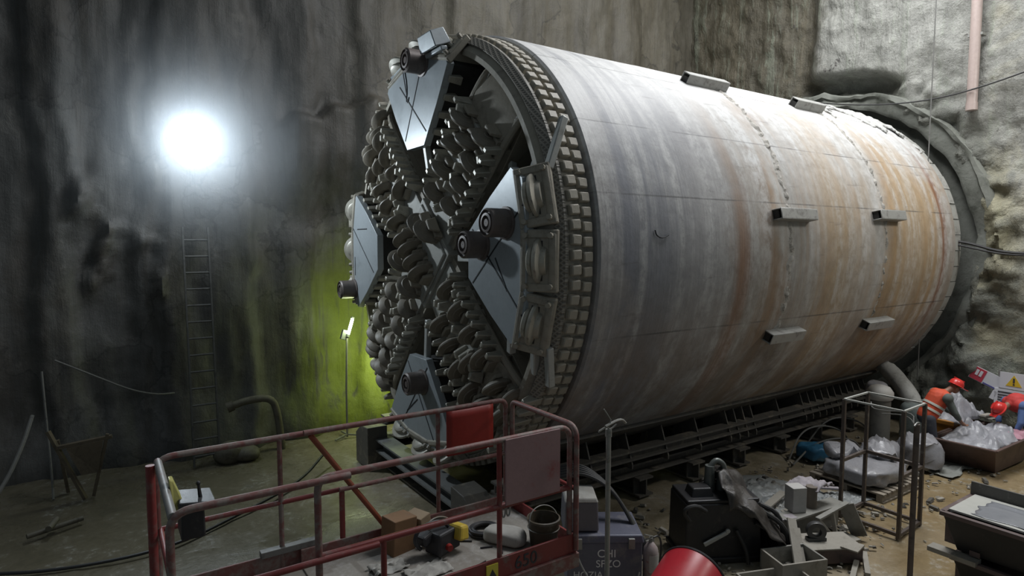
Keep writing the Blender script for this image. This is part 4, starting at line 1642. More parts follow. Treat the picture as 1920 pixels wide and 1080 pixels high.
mb.build('case_body', M_CHEST2, SC, smooth=0, bevel=.02)
mb = MB()
mb.box(chp(-.26, -.02, 1.06), (.39, .45, .05), RZ, .9)
mb.build('case_lid', M_BAG, SC, smooth=0, bevel=.015)
mb = MB()
for k in range(5):
    o_ = .035 * k
    mb.tube([chp(-.50, .22 + o_, 1.16 + .02 * k), chp(-.20, .18 + o_, 1.24 + .015 * k), chp(.12, .12 + o_ * .6, 1.08), chp(.32, .02 + o_ * .5, .80),
             chp(.47 + .02 * k, -.16 - o_ * .3, .45), chp(.55 + .02 * k, -.26, .12), chp(.62 + .04 * k, -.32, .03), chp(.95, -.45 - o_, .03)], .021, 8, 3)
tag(mb.build('hose_bundle', M_HOSE, None, loc=chp(.3, 0, 0)), 'bundle of black hoses draped over the tool chest', 'hose')
mb = MB()
mb.tube([chp(-.40, -.34, .74), chp(-.30, -.42, .40), chp(-.1, -.52, .12), chp(.15, -.48, .07), chp(.34, -.44, .2), chp(.38, -.40, .3)], .010, 6, 3)
tag(mb.build('loose_cable', M_GALV, None), 'thin cable looping down the front of the tool chest', 'cable')

EX = thing('fire_extinguisher', (.34, -3.86, 0), 'dusty fire extinguisher with white label between chest and red drum', 'fire extinguisher')
e0 = V(.34, -3.86, 0)
mb = MB()
mb.lathe([(.005, .0), (.085, .0), (.09, .02), (.09, .42), (.08, .48), (.045, .53), (.025, .55), (.005, .55)], e0, (0, 0, 1), 28)
mb.build('cylinder', dirty('dusty_red_bottle', (.36, .30, .29), (.24, .05, .045), .40, 9, .5), EX)
mb = MB()
mb.lathe([(.0915, .22), (.0915, .42), (.0905, .42), (.0905, .22)], e0, (0, 0, 1), 14, RD(215), RD(325), True, u=(1, 0, 0))
mb.build('label_sheet', dirty('dirty_white_label', (.50, .49, .47), None, .3, 20, .6), EX)
mb = MB()
mb.cone(e0 + V(0, 0, .54), e0 + V(0, 0, .60), .022, .022, 12)
mb.bar(e0 + V(-.10, 0, .66), e0 + V(.04, 0, .60), .022, .012)
mb.bar(e0 + V(-.08, 0, .60), e0 + V(.03, 0, .585), .022, .012)
mb.build('valve_handle', M_GALV, EX, smooth=30)
mb = MB()
mb.tube([e0 + V(.03, 0, .59), e0 + V(.12, -.01, .60), e0 + V(.17, -.01, .48), e0 + V(.16, .0, .26), e0 + V(.115, .0, .2)], .012, 8, 2)
mb.build('discharge_hose', M_BLACK, EX)
mb = MB()
for z in (.03, .30, .50):
    mb.bar(e0 + V(-.16, .10, z), e0 + V(.14, .10, z), .02, .02)
for x in (-.16, .14):
    mb.bar(e0 + V(x, .10, 0), e0 + V(x, .10, .52), .025, .02)
mb.bar(e0 + V(-.16, .10, .015), e0 + V(-.16, -.16, .015), .02, .02)
mb.bar(e0 + V(.14, .10, .015), e0 + V(.14, -.16, .015), .02, .02)
ST = tag(mb.build('extinguisher_stand', M_GALV, None, smooth=0, loc=e0 + V(0, .1, 0)), 'small grey tube stand behind the fire extinguisher', 'stand')

M_DRUM = dirty('glossy_red_drum', (.36, .02, .03), (.2, .013, .018), .38, 3.5, .32, .0, .12, .004)
DR = thing('oil_drum', (.10, -4.58, 0), 'bright red steel drum lying on its side in the foreground', 'drum')
d_ax = V(.93, .32, .20).normalized()
dc = V(.10, -4.58, .385)
mb = MB()
mb.lathe([(.005, -.28), (.32, -.28), (.352, -.29), (.358, -.26), (.352, -.24), (.36, .22), (.005, .22)], dc, d_ax, 56)
mb.build('drum_shell', M_DRUM, DR, smooth=35)
mb = MB()
mb.lathe([(.35, .205), (.368, .207), (.374, .22), (.368, .233), (.35, .235), (.33, .225), (.005, .225)], dc, d_ax, 56)
mb.build('drum_rim', M_BLACK, DR, smooth=35)
u_, v_, _d = MB.frame(d_ax)
upv = (V(0, 0, 1) - d_ax * d_ax.z).normalized()
sd_ = d_ax.cross(upv)
nn_ = (upv * .86 - sd_ * -.5).normalized()
nn_ = (upv * .80 + (eye - dc).normalized() * .6)
nn_ = (nn_ - d_ax * nn_.dot(d_ax)).normalized()
mb = MB()
mb.lathe([(.005, .367), (.04, .367), (.045, .36), (.05, .34)], dc + d_ax * .10 - nn_ * .012, nn_, 20)
mb.build('bung', M_PORT, DR)
mb = MB()
for t_ in (-.16,):
    mb.ext((-.2, -4.95, 0), (.5, -4.80, .05))
    mb.ext((-.15, -4.42, 0), (.55, -4.27, .05))
tag(mb.build('drum_cradle_timber', M_TIMB, None, smooth=0), 'timber battens wedged under the red drum', 'timber')

# scaffold poles
for nm, px, py, ht, lab in (('scaffold_pole', -.93, -4.50, 2.24, 'upright grey scaffold pole with a wire clip on top, beside the tool chest'),
                            ('scaffold_pole', 1.28, -6.19, 2.36, 'upright dark rusty pole rising in front of the wire cage')):
    P = thing(nm, (px, py, 0), lab, 'pole', 'scaffold poles')
    mb = MB()
    mb.cone((px, py, .012), (px, py, ht), .024, .024, 14)
    mb.build('tube', M_GALV if px < 0 else dirty('rusty_pole', (.14, .105, .085), (.07, .055, .05), .5, 12, .6), P)
    mb = MB()
    mb.ext((px - .08, py - .08, 0), (px + .08, py + .08, .012))
    mb.build('base_plate', M_GALV, P, smooth=0)
    mb = MB()
    if px < 0:
        mb.cone((px, py, ht - .05), (px, py, ht + .02), .032, .030, 12)
        mb.tube([(px - .12, py, ht + .02), (px - .03, py, ht + .05), (px + .02, py, ht + .01), (px + .10, py, ht + .05)], .008, 6, 2)
        mb.tube([(px - .10, py + .03, ht + .0), (px + .04, py - .02, ht + .07), (px - .06, py, ht + .22)], .006, 6, 1)
        mb.tube([(px - .06, py - .02, ht + .06), (px + .16, py, ht + .10), (px + .22, py, ht + .04)], .012, 6, 2)
    else:
        mb.tube([(px - .05, py, ht - .01), (px + .02, py, ht + .02), (px + .06, py, ht - .02)], .008, 6, 1)
    mb.build('wire_clip', M_GALV, P)

# ------------------------------------------------------------------ dark pump set under a tarpaulin
M_PUMP = dirty('oily_dark_steel', (.03, .03, .032), (.07, .065, .06), .4, 6, .45, .3)
M_TARP = dirty('dark_wet_tarpaulin', (.045, .04, .036), (.10, .09, .08), .45, 4, .42, 0, .5, .02)
PU = thing('pump_set', (1.75, -3.85, 0), 'dark oily pump set half covered by a brown tarpaulin, with hoses', 'pump')
RP_ = Matrix.Rotation(RD(-28), 3, 'Z')
pc = V(1.72, -3.72, 0)
pp_ = lambda x, y, z: pc + RP_ @ V(x, y, z)
mb = MB()
mb.box(pp_(-.05, 0, .40), (1.0, .60, .70), RP_, .97)
mb.box(pp_(-.05, 0, .03), (1.06, .66, .08), RP_)
mb.build('housing', M_PUMP, PU, smooth=0, bevel=.02)
mb = MB()
mb.box(pp_(-.05, 0, .77), (.94, .56, .05), RP_)
mb.box(pp_(-.28, -.05, .84), (.30, .26, .12), RP_, .8)
mb.build('top_panel', M_PUMP, PU, smooth=0, bevel=.015)
mb = MB()
mb.cone(pp_(-.10, .05, .78), pp_(-.10, .05, 1.12), .075, .06, 18)
mb.cone(pp_(.05, .05, .78), pp_(.05, .05, 1.06), .055, .05, 16)
mb.tube([pp_(-.10, .05, 1.10), pp_(-.02, .05, 1.2), pp_(.08, .05, 1.14), pp_(.10, .05, 1.05)], .035, 10, 2)
mb.build('exhaust_stack', dirty('grey_green_pipe', (.16, .175, .165), (.07, .07, .065), .4, 10, .4, .4), PU)


def tarp_pt(u, v):
    x = -.06 + 1.02 * u
    y = -.44 + .9 * v
    prof = 1.06 - .88 * sstep(u, .12, 1.05) - .08 * u
    fold = .09 * fbm(u * 3.2, v * 4.2, 3, 4) + .03 * math.sin(v * 21 + u * 5)
    z = max(.05, prof * (1 - .35 * abs(2 * v - 1) ** 2.4) + fold)
    return pp_(x + .08 * fbm(u * 3, v * 3, 8, 3), y + .07 * fbm(u * 3, v * 4, 6, 3), z)


mb = MB()
mb.grid(tarp_pt, 44, 36)
o = mb.build('tarpaulin', M_TARP, PU, smooth=180, fix=False)
o.modifiers.new('thick', 'SOLIDIFY').thickness = .012
for k, pts in enumerate(([(.35, -.32, .5), (.62, -.38, .34), (.72, -.36, .05), (.70, -.42, .02)], [(.45, -.2, .62), (.78, -.28, .42), (.84, -.30, .04)],
                         [(.1, -.33, .42), (.2, -.40, .2), (.22, -.42, .02)], [(.55, .0, .6), (.8, -.1, .5), (.86, -.14, .06)],
                         [(-.5, -.3, .55), (-.62, -.36, .72), (-.45, -.36, .78), (-.3, -.33, .68)])):
    mb = MB()
    mb.tube([pp_(*q) for q in pts], .026 + .006 * (k % 2), 8, 2)
    mb.build('pump_hose', M_HOSE, PU)
mb = MB()
mb.bar(pp_(-.32, -.335, .25), pp_(-.02, -.335, .40), .03, .05)
mb.cone(pp_(-.02, -.33, .42), pp_(-.02, -.36, .42), .03, .03, 10)
mb.build('lever', M_BAR, PU, smooth=0, bevel=.008)

# ------------------------------------------------------------------ clutter of timber and steel on the floor
M_PALE = dirty('lime_covered_timber', (.31, .29, .25), (.19, .17, .14), .45, 5, .85)
M_STEELG = dirty('lime_covered_steel', (.26, .255, .23), (.14, .135, .12), .5, 4.5, .6, .15)
M_LILAC = dirty('lilac_grey_rag', (.36, .33, .35), (.24, .22, .22), .45, 7, .8)


def open_box(name, c, s, ang, wall, mats, label, cat, bev=.004, tilt=0):
    R = Matrix.Rotation(ang, 3, 'Z') @ Matrix.Rotation(tilt, 3, 'Y')
    c = V(*c)
    T = thing(name, c, label, cat)
    x, y, z = s
    for i, (cc_, ss_) in enumerate((((0, -y / 2 + wall / 2, z / 2), (x, wall, z)), ((0, y / 2 - wall / 2, z / 2), (x, wall, z)),
                                    ((-x / 2 + wall / 2, 0, z / 2), (wall, y - 2 * wall, z)), ((x / 2 - wall / 2, 0, z / 2), (wall, y - 2 * wall, z)))):
        mb = MB()
        mb.box(c + R @ V(*cc_), ss_, R)
        mb.build('side_board', mats[i % len(mats)], T, smooth=0, bevel=bev)
    mb = MB()
    mb.box(c + R @ V(0, 0, .012), (x - 2 * wall, y - 2 * wall, .024), R)
    mb.build('bottom_board', mats[0], T, smooth=0)
    return T


AN = RD(-20)
open_box('form_box', (2.02, -4.60, 0), (.62, .42, .24), AN, .025, [M_PALE, M_STEELG], 'open timber form box with a plank standing in it, right of the pump', 'box')
open_box('low_tray', (1.52, -4.72, 0), (.80, .45, .14), AN, .025, [M_PALE], 'low open timber tray before the form box at the bottom edge', 'tray')
mb = MB()
mb.bar((2.12, -4.62, .05), (2.44, -4.30, .46), .12, .03, up=(0, -.5, 1))
mb.bar((2.22, -4.62, .05), (2.46, -4.38, .36), .05, .03, up=(0, -.5, 1))
tag(mb.build('plank', M_PALE, None, smooth=0, bevel=.004), 'short pale plank leaning out of the form box', 'plank')
# long channel on edge with a shelf on top
mb = MB()
mb.bar((2.55, -4.10, .17), (3.75, -4.20, .17), .03, .34)
mb.bar((2.55, -4.10, .35), (3.75, -4.20, .35), .24, .03)
mb.bar((2.55, -4.00, .03), (3.75, -4.10, .03), .20, .03)
tag(mb.build('steel_channel', M_STEELG, None, smooth=0, bevel=.006), 'long lime-covered steel channel lying on edge amid the clutter', 'channel')
mb = MB()
mb.bar((2.42, -4.02, .34), (2.75, -4.16, .36), .13, .025)
tag(mb.build('wood_strip', M_LILAC, None, smooth=0, bevel=.004), 'flat lilac-grey strip of wood at the near end of the channel', 'strip')
mb = MB()
mb.box((2.92, -4.06, .37 + .17), (.20, .20, .34), (0, 0, RD(-25)))
tag(mb.build('carton', dirty('pale_carton', (.46, .45, .43), (.33, .32, .31), .4, 6, .8), None, smooth=0, bevel=.006, loc=(2.92, -4.06, .37)), 'upright pale carton standing on the steel channel', 'carton')
mb = MB()
mb.cone((3.20, -4.12, .365), (3.20, -4.12, .66), .075, .075, 20)
tag(mb.build('pipe_spool', dirty('brown_spool', (.16, .135, .11), None, .4, 6, .7), None, loc=(3.2, -4.12, .365)), 'short brown pipe spool next to the pale carton', 'spool')
mb = MB()


def rag_pt(u, v):
    return V(3.18 + .42 * u - .1 * v, -4.22 + .42 * v, .68 + .05 * fbm(u * 4, v * 4, 2, 4) - .06 * (u * 2 - 1) ** 2 - .10 * max(0, v - .7))


mb.grid(rag_pt, 20, 16)
o = mb.build('rag', M_LILAC, None, smooth=180, fix=False)
o.modifiers.new('thick', 'SOLIDIFY').thickness = .02
tag(o, 'crumpled lilac-grey rag draped over the brown spool', 'rag')
mb = MB()
mb.lathe([(.005, .0), (.07, .0), (.07, .16), (.05, .2), (.025, .24), (.025, .32), (.005, .33)], (3.75, -3.62, 0), (0, 0, 1), 18)
tag(mb.build('plastic_bottle', dirty('bluish_bottle', (.25, .27, .36), None, .3, 9, .35), None, loc=(3.75, -3.62, 0)), 'bluish plastic bottle standing behind the lilac rag', 'bottle')
# flat steel case with a bearing ring
SCs = thing('steel_case', (2.85, -4.62, 0), 'flat dark steel case with a pale top lying behind the form box', 'case')
RS = Matrix.Rotation(RD(-28), 3, 'Z')
sc_ = V(2.78, -4.60, 0)
mb = MB()
mb.box(sc_ + V(0, 0, .09), (.68, .42, .18), RS)
mb.build('case_side', dirty('reddish_dark_steel', (.11, .075, .07), (.05, .045, .045), .5, 6, .5), SCs, smooth=0, bevel=.006)
mb = MB()
mb.box(sc_ + V(0, 0, .19), (.70, .44, .022), RS)
mb.build('case_top', M_PALE, SCs, smooth=0, bevel=.006)
mb = MB()
mb.lathe([(.06, -.04), (.115, -.04), (.12, -.03), (.12, .03), (.115, .04), (.06, .04)], sc_ + RS @ V(-.15, .02, .325), RS @ V(.25, 1, 0), 28, closed=True)
mb.box(sc_ + RS @ V(-.15, .02, .222), (.24, .09, .04), RS)
tag(mb.build('bearing_block', dirty('dark_bearing_steel', (.075, .075, .075), (.16, .155, .14), .4, 9, .45, .4), None, smooth=35, loc=sc_ + V(-.15, .02, .2)), 'round dark bearing block standing on the flat steel case', 'bearing')
mb = MB()
mb.box(sc_ + RS @ V(.20, -.20, .212), (.26, .20, .018), Matrix.Rotation(RD(10), 3, 'Z'))
tag(mb.build('square_plate', M_PALE, None, smooth=0, loc=sc_ + RS @ V(.2, -.2, .2)), 'thin pale square plate overhanging the flat steel case', 'plate')
# welded bracket
BKT = thing('welded_bracket', (3.25, -4.45, 0), 'open steel bracket of plates and struts at the right of the clutter', 'bracket')
b0 = V(3.22, -4.42, 0)
mb = MB()
mb.bar(b0 + V(-.34, .02, .38), b0 + V(.32, -.02, .46), .07, .03)
mb.build('top_strut', M_STEELG, BKT, smooth=0, bevel=.004)
mb = MB()
mb.bar(b0 + V(.28, -.02, .45), b0 + V(.40, -.16, .02), .20, .025, up=(1, .4, .2))
mb.build('end_plate', M_STEELG, BKT, smooth=0, bevel=.004)
for a_, b_ in ((V(-.30, .02, .36), V(-.05, -.08, .05)), (V(-.02, .0, .40), V(.0, -.06, .05))):
    mb = MB()
    mb.bar(b0 + a_, b0 + b_, .05, .03)
    mb.build('strut', M_PALE, BKT, smooth=0, bevel=.004)
mb = MB()
mb.box(b0 + V(0, -.06, .03), (.60, .26, .04), (0, 0, RD(-12)))
mb.build('base_plate', M_PALE, BKT, smooth=0, bevel=.004)
for i, (x, y, l, a, lab) in enumerate(((2.55, -5.05, .75, 22, 'pale batten lying on the mud before the form box, nearer one'), (2.95, -5.0, .6, 30, 'pale batten lying on the mud beside the flat steel case, farther one'))):
    d = V(math.cos(RD(a)), math.sin(RD(a)), 0) * l / 2
    mb = MB()
    mb.bar(V(x, y, .025) - d, V(x, y, .025) + d, .06, .04)
    tag(mb.build('batten', M_PALE, None, smooth=0, bevel=.003, loc=(x, y, 0)), lab, 'batten', 'battens on the mud')
mb = MB()
mb.lathe([(.02, -.05), (.10, -.05), (.14, -.06), (.15, 0), (.14, .06), (.10, .05), (.02, .05)], (2.32, -4.05, .15), (.7, .6, .15), 28)
tag(mb.build('small_tyre', M_BLACK, None), 'small black tyre leaning beside the clutter, next to the pump', 'tyre')

# crumpled plastic sheeting trodden into the mud
M_SHEET = dirty('muddy_plastic_sheet', (.27, .285, .285), (.15, .14, .115), .5, 2.6, .35, 0, .6, .02, 14)
for i, (x0, x1, y0, y1, sd, lab) in enumerate(((2.35, 4.6, -3.75, -2.35, 1, 'large crumpled pale plastic sheet trodden into the mud before the cradle'),
                                              (3.9, 5.1, -4.05, -3.55, 5, 'strip of pale plastic sheet on the mud beside the pallet'))):
    mb = MB()

    def sh(u, v):
        e = min(u, 1 - u, v, 1 - v) * 6
        x, y = x0 + (x1 - x0) * u, y0 + (y1 - y0) * v
        z = .02 + .13 * max(0, fbm(x * 1.6, y * 1.9, sd, 5)) * min(1, e) + .06 * abs(fbm(x * 4.5, y * 5.5, sd, 4)) * min(1, e)
        return V(x + .20 * noise.noise(V(x, y * 2, sd)), y + .22 * noise.noise(V(x * 2, y, sd + 3)), z - .012)
    mb.grid(sh, 110, 80)
    o = mb.build('plastic_sheet', M_SHEET, None, smooth=180, fix=False)
    o.modifiers.new('thick', 'SOLIDIFY').thickness = .006
    tag(o, lab, 'plastic sheet')

# chips, stones and scraps strewn over the mud (nobody could count them)
mb = MB()
random.seed(21)
for k in range(900):
    x, y = random.uniform(.6, 8.2), random.uniform(-4.9, -2.2)
    if random.random() < .55:
        x, y = random.gauss(3.1, .9), random.gauss(-3.8, .55)
    if not (.3 < x < 9.3 and -5.6 < y < -1.95):
        continue
    s_ = random.choice((.02, .03, .03, .05)) * random.uniform(.6, 1.4)
    mb.mi = random.choice((0, 0, 1))
    mb.box((x, y, s_ * .25), (s_ * random.uniform(1, 3), s_, s_ * .6), (random.uniform(-.3, .3), random.uniform(-.3, .3), random.uniform(0, 3)), random.uniform(.5, 1))
o = mb.build('rubble_chips', [M_PALE, M_CRADLE], None, smooth=0)
tag(o, 'small chips and stones strewn over the mud around the clutter', 'rubble', kind='stuff')
for i, (x, y, l, a, w_, lab) in enumerate(((2.62, -3.62, .55, -30, .10, 'muddy board lying flat on the plastic sheet behind the pump'), (3.55, -3.35, .7, 12, .12, 'muddy board lying flat on the plastic sheet, near the bluish bottle'),
                                          (4.55, -3.45, .6, -50, .08, 'muddy board lying between the plastic sheet and the pallet'), (2.1, -3.25, .5, 40, .09, 'muddy board lying near the cradle behind the pump'))):
    d = V(math.cos(RD(a)), math.sin(RD(a)), 0) * l / 2
    mb = MB()
    mb.bar(V(x, y, .10) - d, V(x, y, .13) + d, w_, .03)
    tag(mb.build('board', M_PALE if i % 2 else M_LILAC, None, smooth=0, bevel=.003, loc=(x, y, .05)), lab, 'board', 'boards on the mud')

# blue tarpaulin bundle
M_BLUE = dirty('blue_tarpaulin', (.035, .15, .27), (.06, .12, .16), .42, 6, .4, 0, .5, .02)
mb = MB()
mb.grid(sag(6.15, -2.50, 0, .34, .26, .13, RD(-10), 8), 30, 18)
bmesh.ops.remove_doubles(mb.bm, verts=mb.bm.verts, dist=.0005)
for v in mb.bm.verts:
    v.co.z = max(.0, v.co.z + .05 * fbm(v.co.x * 6, v.co.y * 6, 2, 3))
tag(mb.build('tarp_bundle', M_BLUE, None, smooth=180, loc=(6.15, -2.5, 0)), 'crumpled blue tarpaulin bundle on the mud behind the pallet', 'tarpaulin')

# pallet with a plastic-wrapped slab
M_PALT = dirty('weathered_pallet_wood', (.26, .225, .18), (.13, .11, .09), .45, 5, .85)
PA = thing('pallet', (5.62, -3.62, 0), 'weathered timber pallet on the floor behind the wire cage', 'pallet')
for k in range(9):
    mb = MB()
    mb.ext((5.03 + k * .145, -4.22, .115), (5.03 + k * .145 + .10, -3.02, .14))
    mb.build('deck_board', M_PALT, PA, smooth=0)
for y in (-4.20, -3.66, -3.12):
    mb = MB()
    mb.ext((5.03, y, .02), (6.29, y + .09, .115))
    mb.build('bearer', M_PALT, PA, smooth=0)
for y in (-4.22, -3.12):
    mb = MB()
    mb.ext((5.03, y, 0), (6.29, y + .10, .02))
    mb.build('bottom_board', M_PALT, PA, smooth=0)
M_WRAP = dirty('grey_plastic_wrap', (.27, .27, .285), (.19, .185, .18), .45, 3, .28, 0, .5, .02, 9)
mb = MB()


def slab(u, v):
    return sag(5.60, -3.66, .14, .60, .50, .16, 0, 5)(u, v)


mb.grid(slab, 60, 30)
bmesh.ops.remove_doubles(mb.bm, verts=mb.bm.verts, dist=.0005)
tag(mb.build('wrapped_load', M_WRAP, None, smooth=180, loc=(5.6, -3.66, .14)), 'grey plastic-wrapped slab of goods lying on the pallet', 'load')
for i, (x, y, z, sx, sy, sz, a, lab) in enumerate(((5.98, -3.70, .44, .34, .22, .10, 30, 'crumpled clear bag lying on top of the wrapped slab, right one'),
                                                  (5.42, -3.35, .44, .28, .20, .09, -20, 'crumpled clear bag lying on top of the wrapped slab, left one'),
                                                  (6.75, -3.35, .0, .42, .30, .20, 10, 'grey bag of rubble on the floor behind the pallet'),
                                                  (7.3, -3.75, .0, .36, .30, .26, 40, 'bulky pale bag on the floor beside the thick post'))):
    mb = MB()
    mb.grid(sag(x, y, z, sx, sy, sz, RD(a), 20 + i), 30, 18)
    bmesh.ops.remove_doubles(mb.bm, verts=mb.bm.verts, dist=.0005)
    for v in mb.bm.verts:
        v.co += V(.06, .06, .09) * fbm(v.co.x * 6, v.co.y * 6, v.co.z * 6 + i, 4)
        v.co.z = max(v.co.z, z)
    tag(mb.build('plastic_bag', M_WRAP, None, smooth=60, loc=(x, y, z)), lab, 'bag', 'bags around the pallet')

# thick standing pipe with a rounded white cap
TP = thing('standing_pipe', (7.37, -3.0, 0), 'thick grey standing pipe with a rounded pale cap, behind the wire cage', 'pipe')
mb = MB()
mb.cone((7.37, -3.0, 0), (7.37, -3.0, 1.08), .19, .19, 28)
mb.build('pipe_body', dirty('grey_mud_pipe', (.15, .145, .125), (.09, .085, .075), .45, 4, .7), TP)
mb = MB()
mb.lathe([(.21, 1.06), (.235, 1.10), (.23, 1.2), (.17, 1.29), (.09, 1.32), (.005, 1.33)], (7.37, -3.0, 0), (0, 0, 1), 28)
mb.build('cap', dirty('pale_cap', (.43, .42, .39), (.31, .30, .28), .4, 7, .6), TP)
mb = MB()
mb.grid(sag(7.75, -2.75, .98, .20, .16, .16, 0, 31), 22, 14)
bmesh.ops.remove_doubles(mb.bm, verts=mb.bm.verts, dist=.0005)
mb.cone((7.78, -2.75, 0), (7.78, -2.75, 1.05), .05, .05, 10)
tag(mb.build('draped_post', M_WRAP, None, smooth=180, loc=(7.76, -2.75, 0)), 'post draped in pale plastic behind the thick standing pipe', 'post')
mb = MB()
for k, (pts) in enumerate(([(5.6, -2.3, .03), (6.1, -2.2, .45), (6.7, -2.3, .5), (7.1, -2.5, .35), (7.15, -2.6, .05)], [(5.4, -2.5, .02), (6.2, -2.45, .30), (6.9, -2.75, .34), (7.05, -2.9, .05)],
                           [(6.4, -2.1, .03), (6.8, -2.3, .62), (7.3, -2.6, .60), (7.6, -2.8, .3), (7.7, -3.1, .03)])):
    mb.tube(pts, .016, 6, 3)
tag(mb.build('tangled_wire', M_ROPE, None), 'tangle of pale stiff wires springing from the floor by the thick pipe', 'wire')

# wire cage / steel rack frame
M_RACK = dirty('rusty_rack_tube', (.105, .085, .075), (.20, .19, .17), .42, 9, .55, .2)
M_RACKTOP = dirty('pale_rack_bar', (.48, .49, .46), (.34, .33, .30), .4, 9, .5)
RK = thing('steel_rack', (4.4, -4.5, 0), 'tall empty frame rack of thin rusty tubes standing on the wet floor', 'rack')
K = [V(4.01, -4.10, 0), V(4.02, -4.89, 0), V(4.70, -4.86, 0), V(4.71, -4.08, 0)]
RH = 1.76
for k in K:
    mb = MB()
    mb.bar(k, k + V(0, 0, RH), .045, .045)
    mb.build('upright', M_RACK, RK, smooth=0)
for z, nm, mt in ((RH, 'top_bar', M_RACKTOP), (.05, 'bottom_bar', M_RACK), (.86, 'middle_bar', M_RACK)):
    for i in range(4):
        if nm == 'middle_bar' and i == 0:
            continue
        mb = MB()
        mb.bar(K[i] + V(0, 0, z), K[(i + 1) % 4] + V(0, 0, z), .024 if z > 1 else .04, .024 if z > 1 else .045)
        mb.build(nm, mt, RK, smooth=0)
mb = MB()
mb.tube([K[2] + V(-.2, .05, 1.5), K[2] + V(-.05, .12, 1.62), K[3] + V(-.05, -.1, 1.52), K[3] + V(.1, 0, 1.6)], .008, 6, 2)
mb.tube([K[2] + V(-.12, .05, 1.42), K[2] + V(.0, .2, 1.55), K[3] + V(.02, -.2, 1.48)], .008, 6, 2)
tag(mb.build('wire_scrap', M_ROPE, None), 'scrap of bent wire caught in the top of the steel rack', 'wire')

# ------------------------------------------------------------------ rusty skip with plastic, orange crate
M_SKIP = dirty('brown_rusty_skip', (.125, .082, .07), (.07, .05, .045), .5, 3, .55, .1)
M_SILVER = dirty('crumpled_clear_plastic', (.33, .335, .36), (.20, .20, .21), .4, 4, .18, 0, .7, .02, 12)
SK = thing('mortar_skip', (8.7, -4.3, 0), 'rusty brown mortar skip with sloping ends at the right edge', 'skip')


def skip_pts(z, ins):
    k = .34 * (z / .48)
    return [(8.0 - k + ins, -4.66 - k * .3 + ins), (9.22 + k - ins, -4.70 - k * .3 + ins), (9.22 + k - ins, -3.90 + k * .3 - ins), (7.95 - k + ins, -3.86 + k * .3 - ins)]


mb = MB()
lv = [(skip_pts(0, 0), 0), (skip_pts(.48, 0), .48), (skip_pts(.48, .035), .48), (skip_pts(.06, .06), .06)]
vs = [[mb.bm.verts.new((x, y, z)) for x, y in p] for p, z in lv]
for i in range(3):
    for k in range(4):
        mb.bm.faces.new((vs[i][k], vs[i][(k + 1) % 4], vs[i + 1][(k + 1) % 4], vs[i + 1][k]))
mb.bm.faces.new(vs[0][::-1])
mb.bm.faces.new(vs[3])
mb.build('tub', M_SKIP, SK, smooth=0, bevel=.01)
mb = MB()
pts = skip_pts(.49, -.01)
for i in range(4):
    mb.bar((*pts[i], .48), (*pts[(i + 1) % 4], .48), .05, .03)
mb.build('rim_bar', M_SKIP, SK, smooth=0, bevel=.006)


def crumple(x0, x1, y0, y1, z0, h, sd):
    def fn(u, v):
        e = min(1, min(u, 1 - u, v, 1 - v) * 5)
        x, y = x0 + (x1 - x0) * u, y0 + (y1 - y0) * v
        q = .5 + .9 * fbm(x * 1.7, y * 2.2, sd, 4)
        return V(x + .06 * noise.noise(V(x * 4, y * 4, sd)), y + .06 * noise.noise(V(x * 4, y * 4, sd + 5)), z0 + h * max(0, q) * e + .03 * noise.noise(V(x * 11, y * 11, sd)))
    return fn


mb = MB()
mb.grid(crumple(7.85, 9.45, -4.72, -3.85, .44, .26, 3), 56, 36)
o = mb.build('clear_plastic_sheet', M_SILVER, None, smooth=60, fix=False)
o.modifiers.new('thick', 'SOLIDIFY').thickness = .006
tag(o, 'crumpled shiny plastic sheet covering the load of the rusty skip', 'plastic sheet')
mb = MB()
mb.grid(crumple(8.85, 9.4, -4.78, -4.45, .46, .12, 9), 20, 14)
o = mb.build('pink_sack', dirty('pinkish_sack', (.42, .22, .27), None, .3, 8, .5), None, smooth=180, fix=False)
o.modifiers.new('thick', 'SOLIDIFY').thickness = .01
tag(o, 'pinkish plastic sack over the near rim of the rusty skip', 'sack')

M_OCH = dirty('ochre_crate_plastic', (.36, .155, .02), (.24, .12, .035), .4, 4, .5)
OC = thing('ochre_crate', (8.95, -3.55, 0), 'ochre plastic crate behind the rusty skip, next to the worker', 'crate')
mb = MB()
mb.ext((8.50, -3.80, .0), (9.55, -3.28, .58))
mb.build('crate_wall', M_OCH, OC, smooth=0, bevel=.02)
mb = MB()
mb.ext((8.47, -3.83, .54), (9.58, -3.25, .62))
for x in (8.75, 9.05, 9.3):
    mb.ext((x - .02, -3.825, .05), (x + .02, -3.79, .55))
mb.build('crate_rib', M_OCH, OC, smooth=0, bevel=.01)
mb = MB()
mb.grid(crumple(8.50, 9.75, -3.92, -3.28, .60, .52, 14), 40, 28)
o = mb.build('plastic_heap', M_SILVER, None, smooth=60, fix=False)
o.modifiers.new('thick', 'SOLIDIFY').thickness = .006
tag(o, 'heap of crumpled clear plastic on top of the ochre crate', 'plastic sheet')
mb = MB()
mb.bar((9.3, -4.0, .66), (9.75, -3.98, .62), .10, .03)
mb.bar((9.42, -4.06, .60), (9.72, -4.05, .56), .12, .02)
tag(mb.build('batten_bundle', M_PALE, None, smooth=0), 'pale battens between ochre crate and skip', 'timber')
mb = MB()
mb.grid(lambda u, v: V(7.1 + 1.25 * u + .08 * noise.noise(V(u * 6, v * 3, 1)), -4.35 + .85 * v - .55 * u * 0 + .08 * noise.noise(V(u * 3, v * 6, 4)),
                       .005 + .05 * max(0, fbm(u * 5, v * 5, 6, 4))), 36, 26)
o = mb.build('floor_sheet', dirty('grey_floor_sheet', (.24, .25, .23), (.14, .14, .125), .5, 4, .5, 0, .5, .02), None, smooth=180, fix=False)
o.modifiers.new('thick', 'SOLIDIFY').thickness = .008
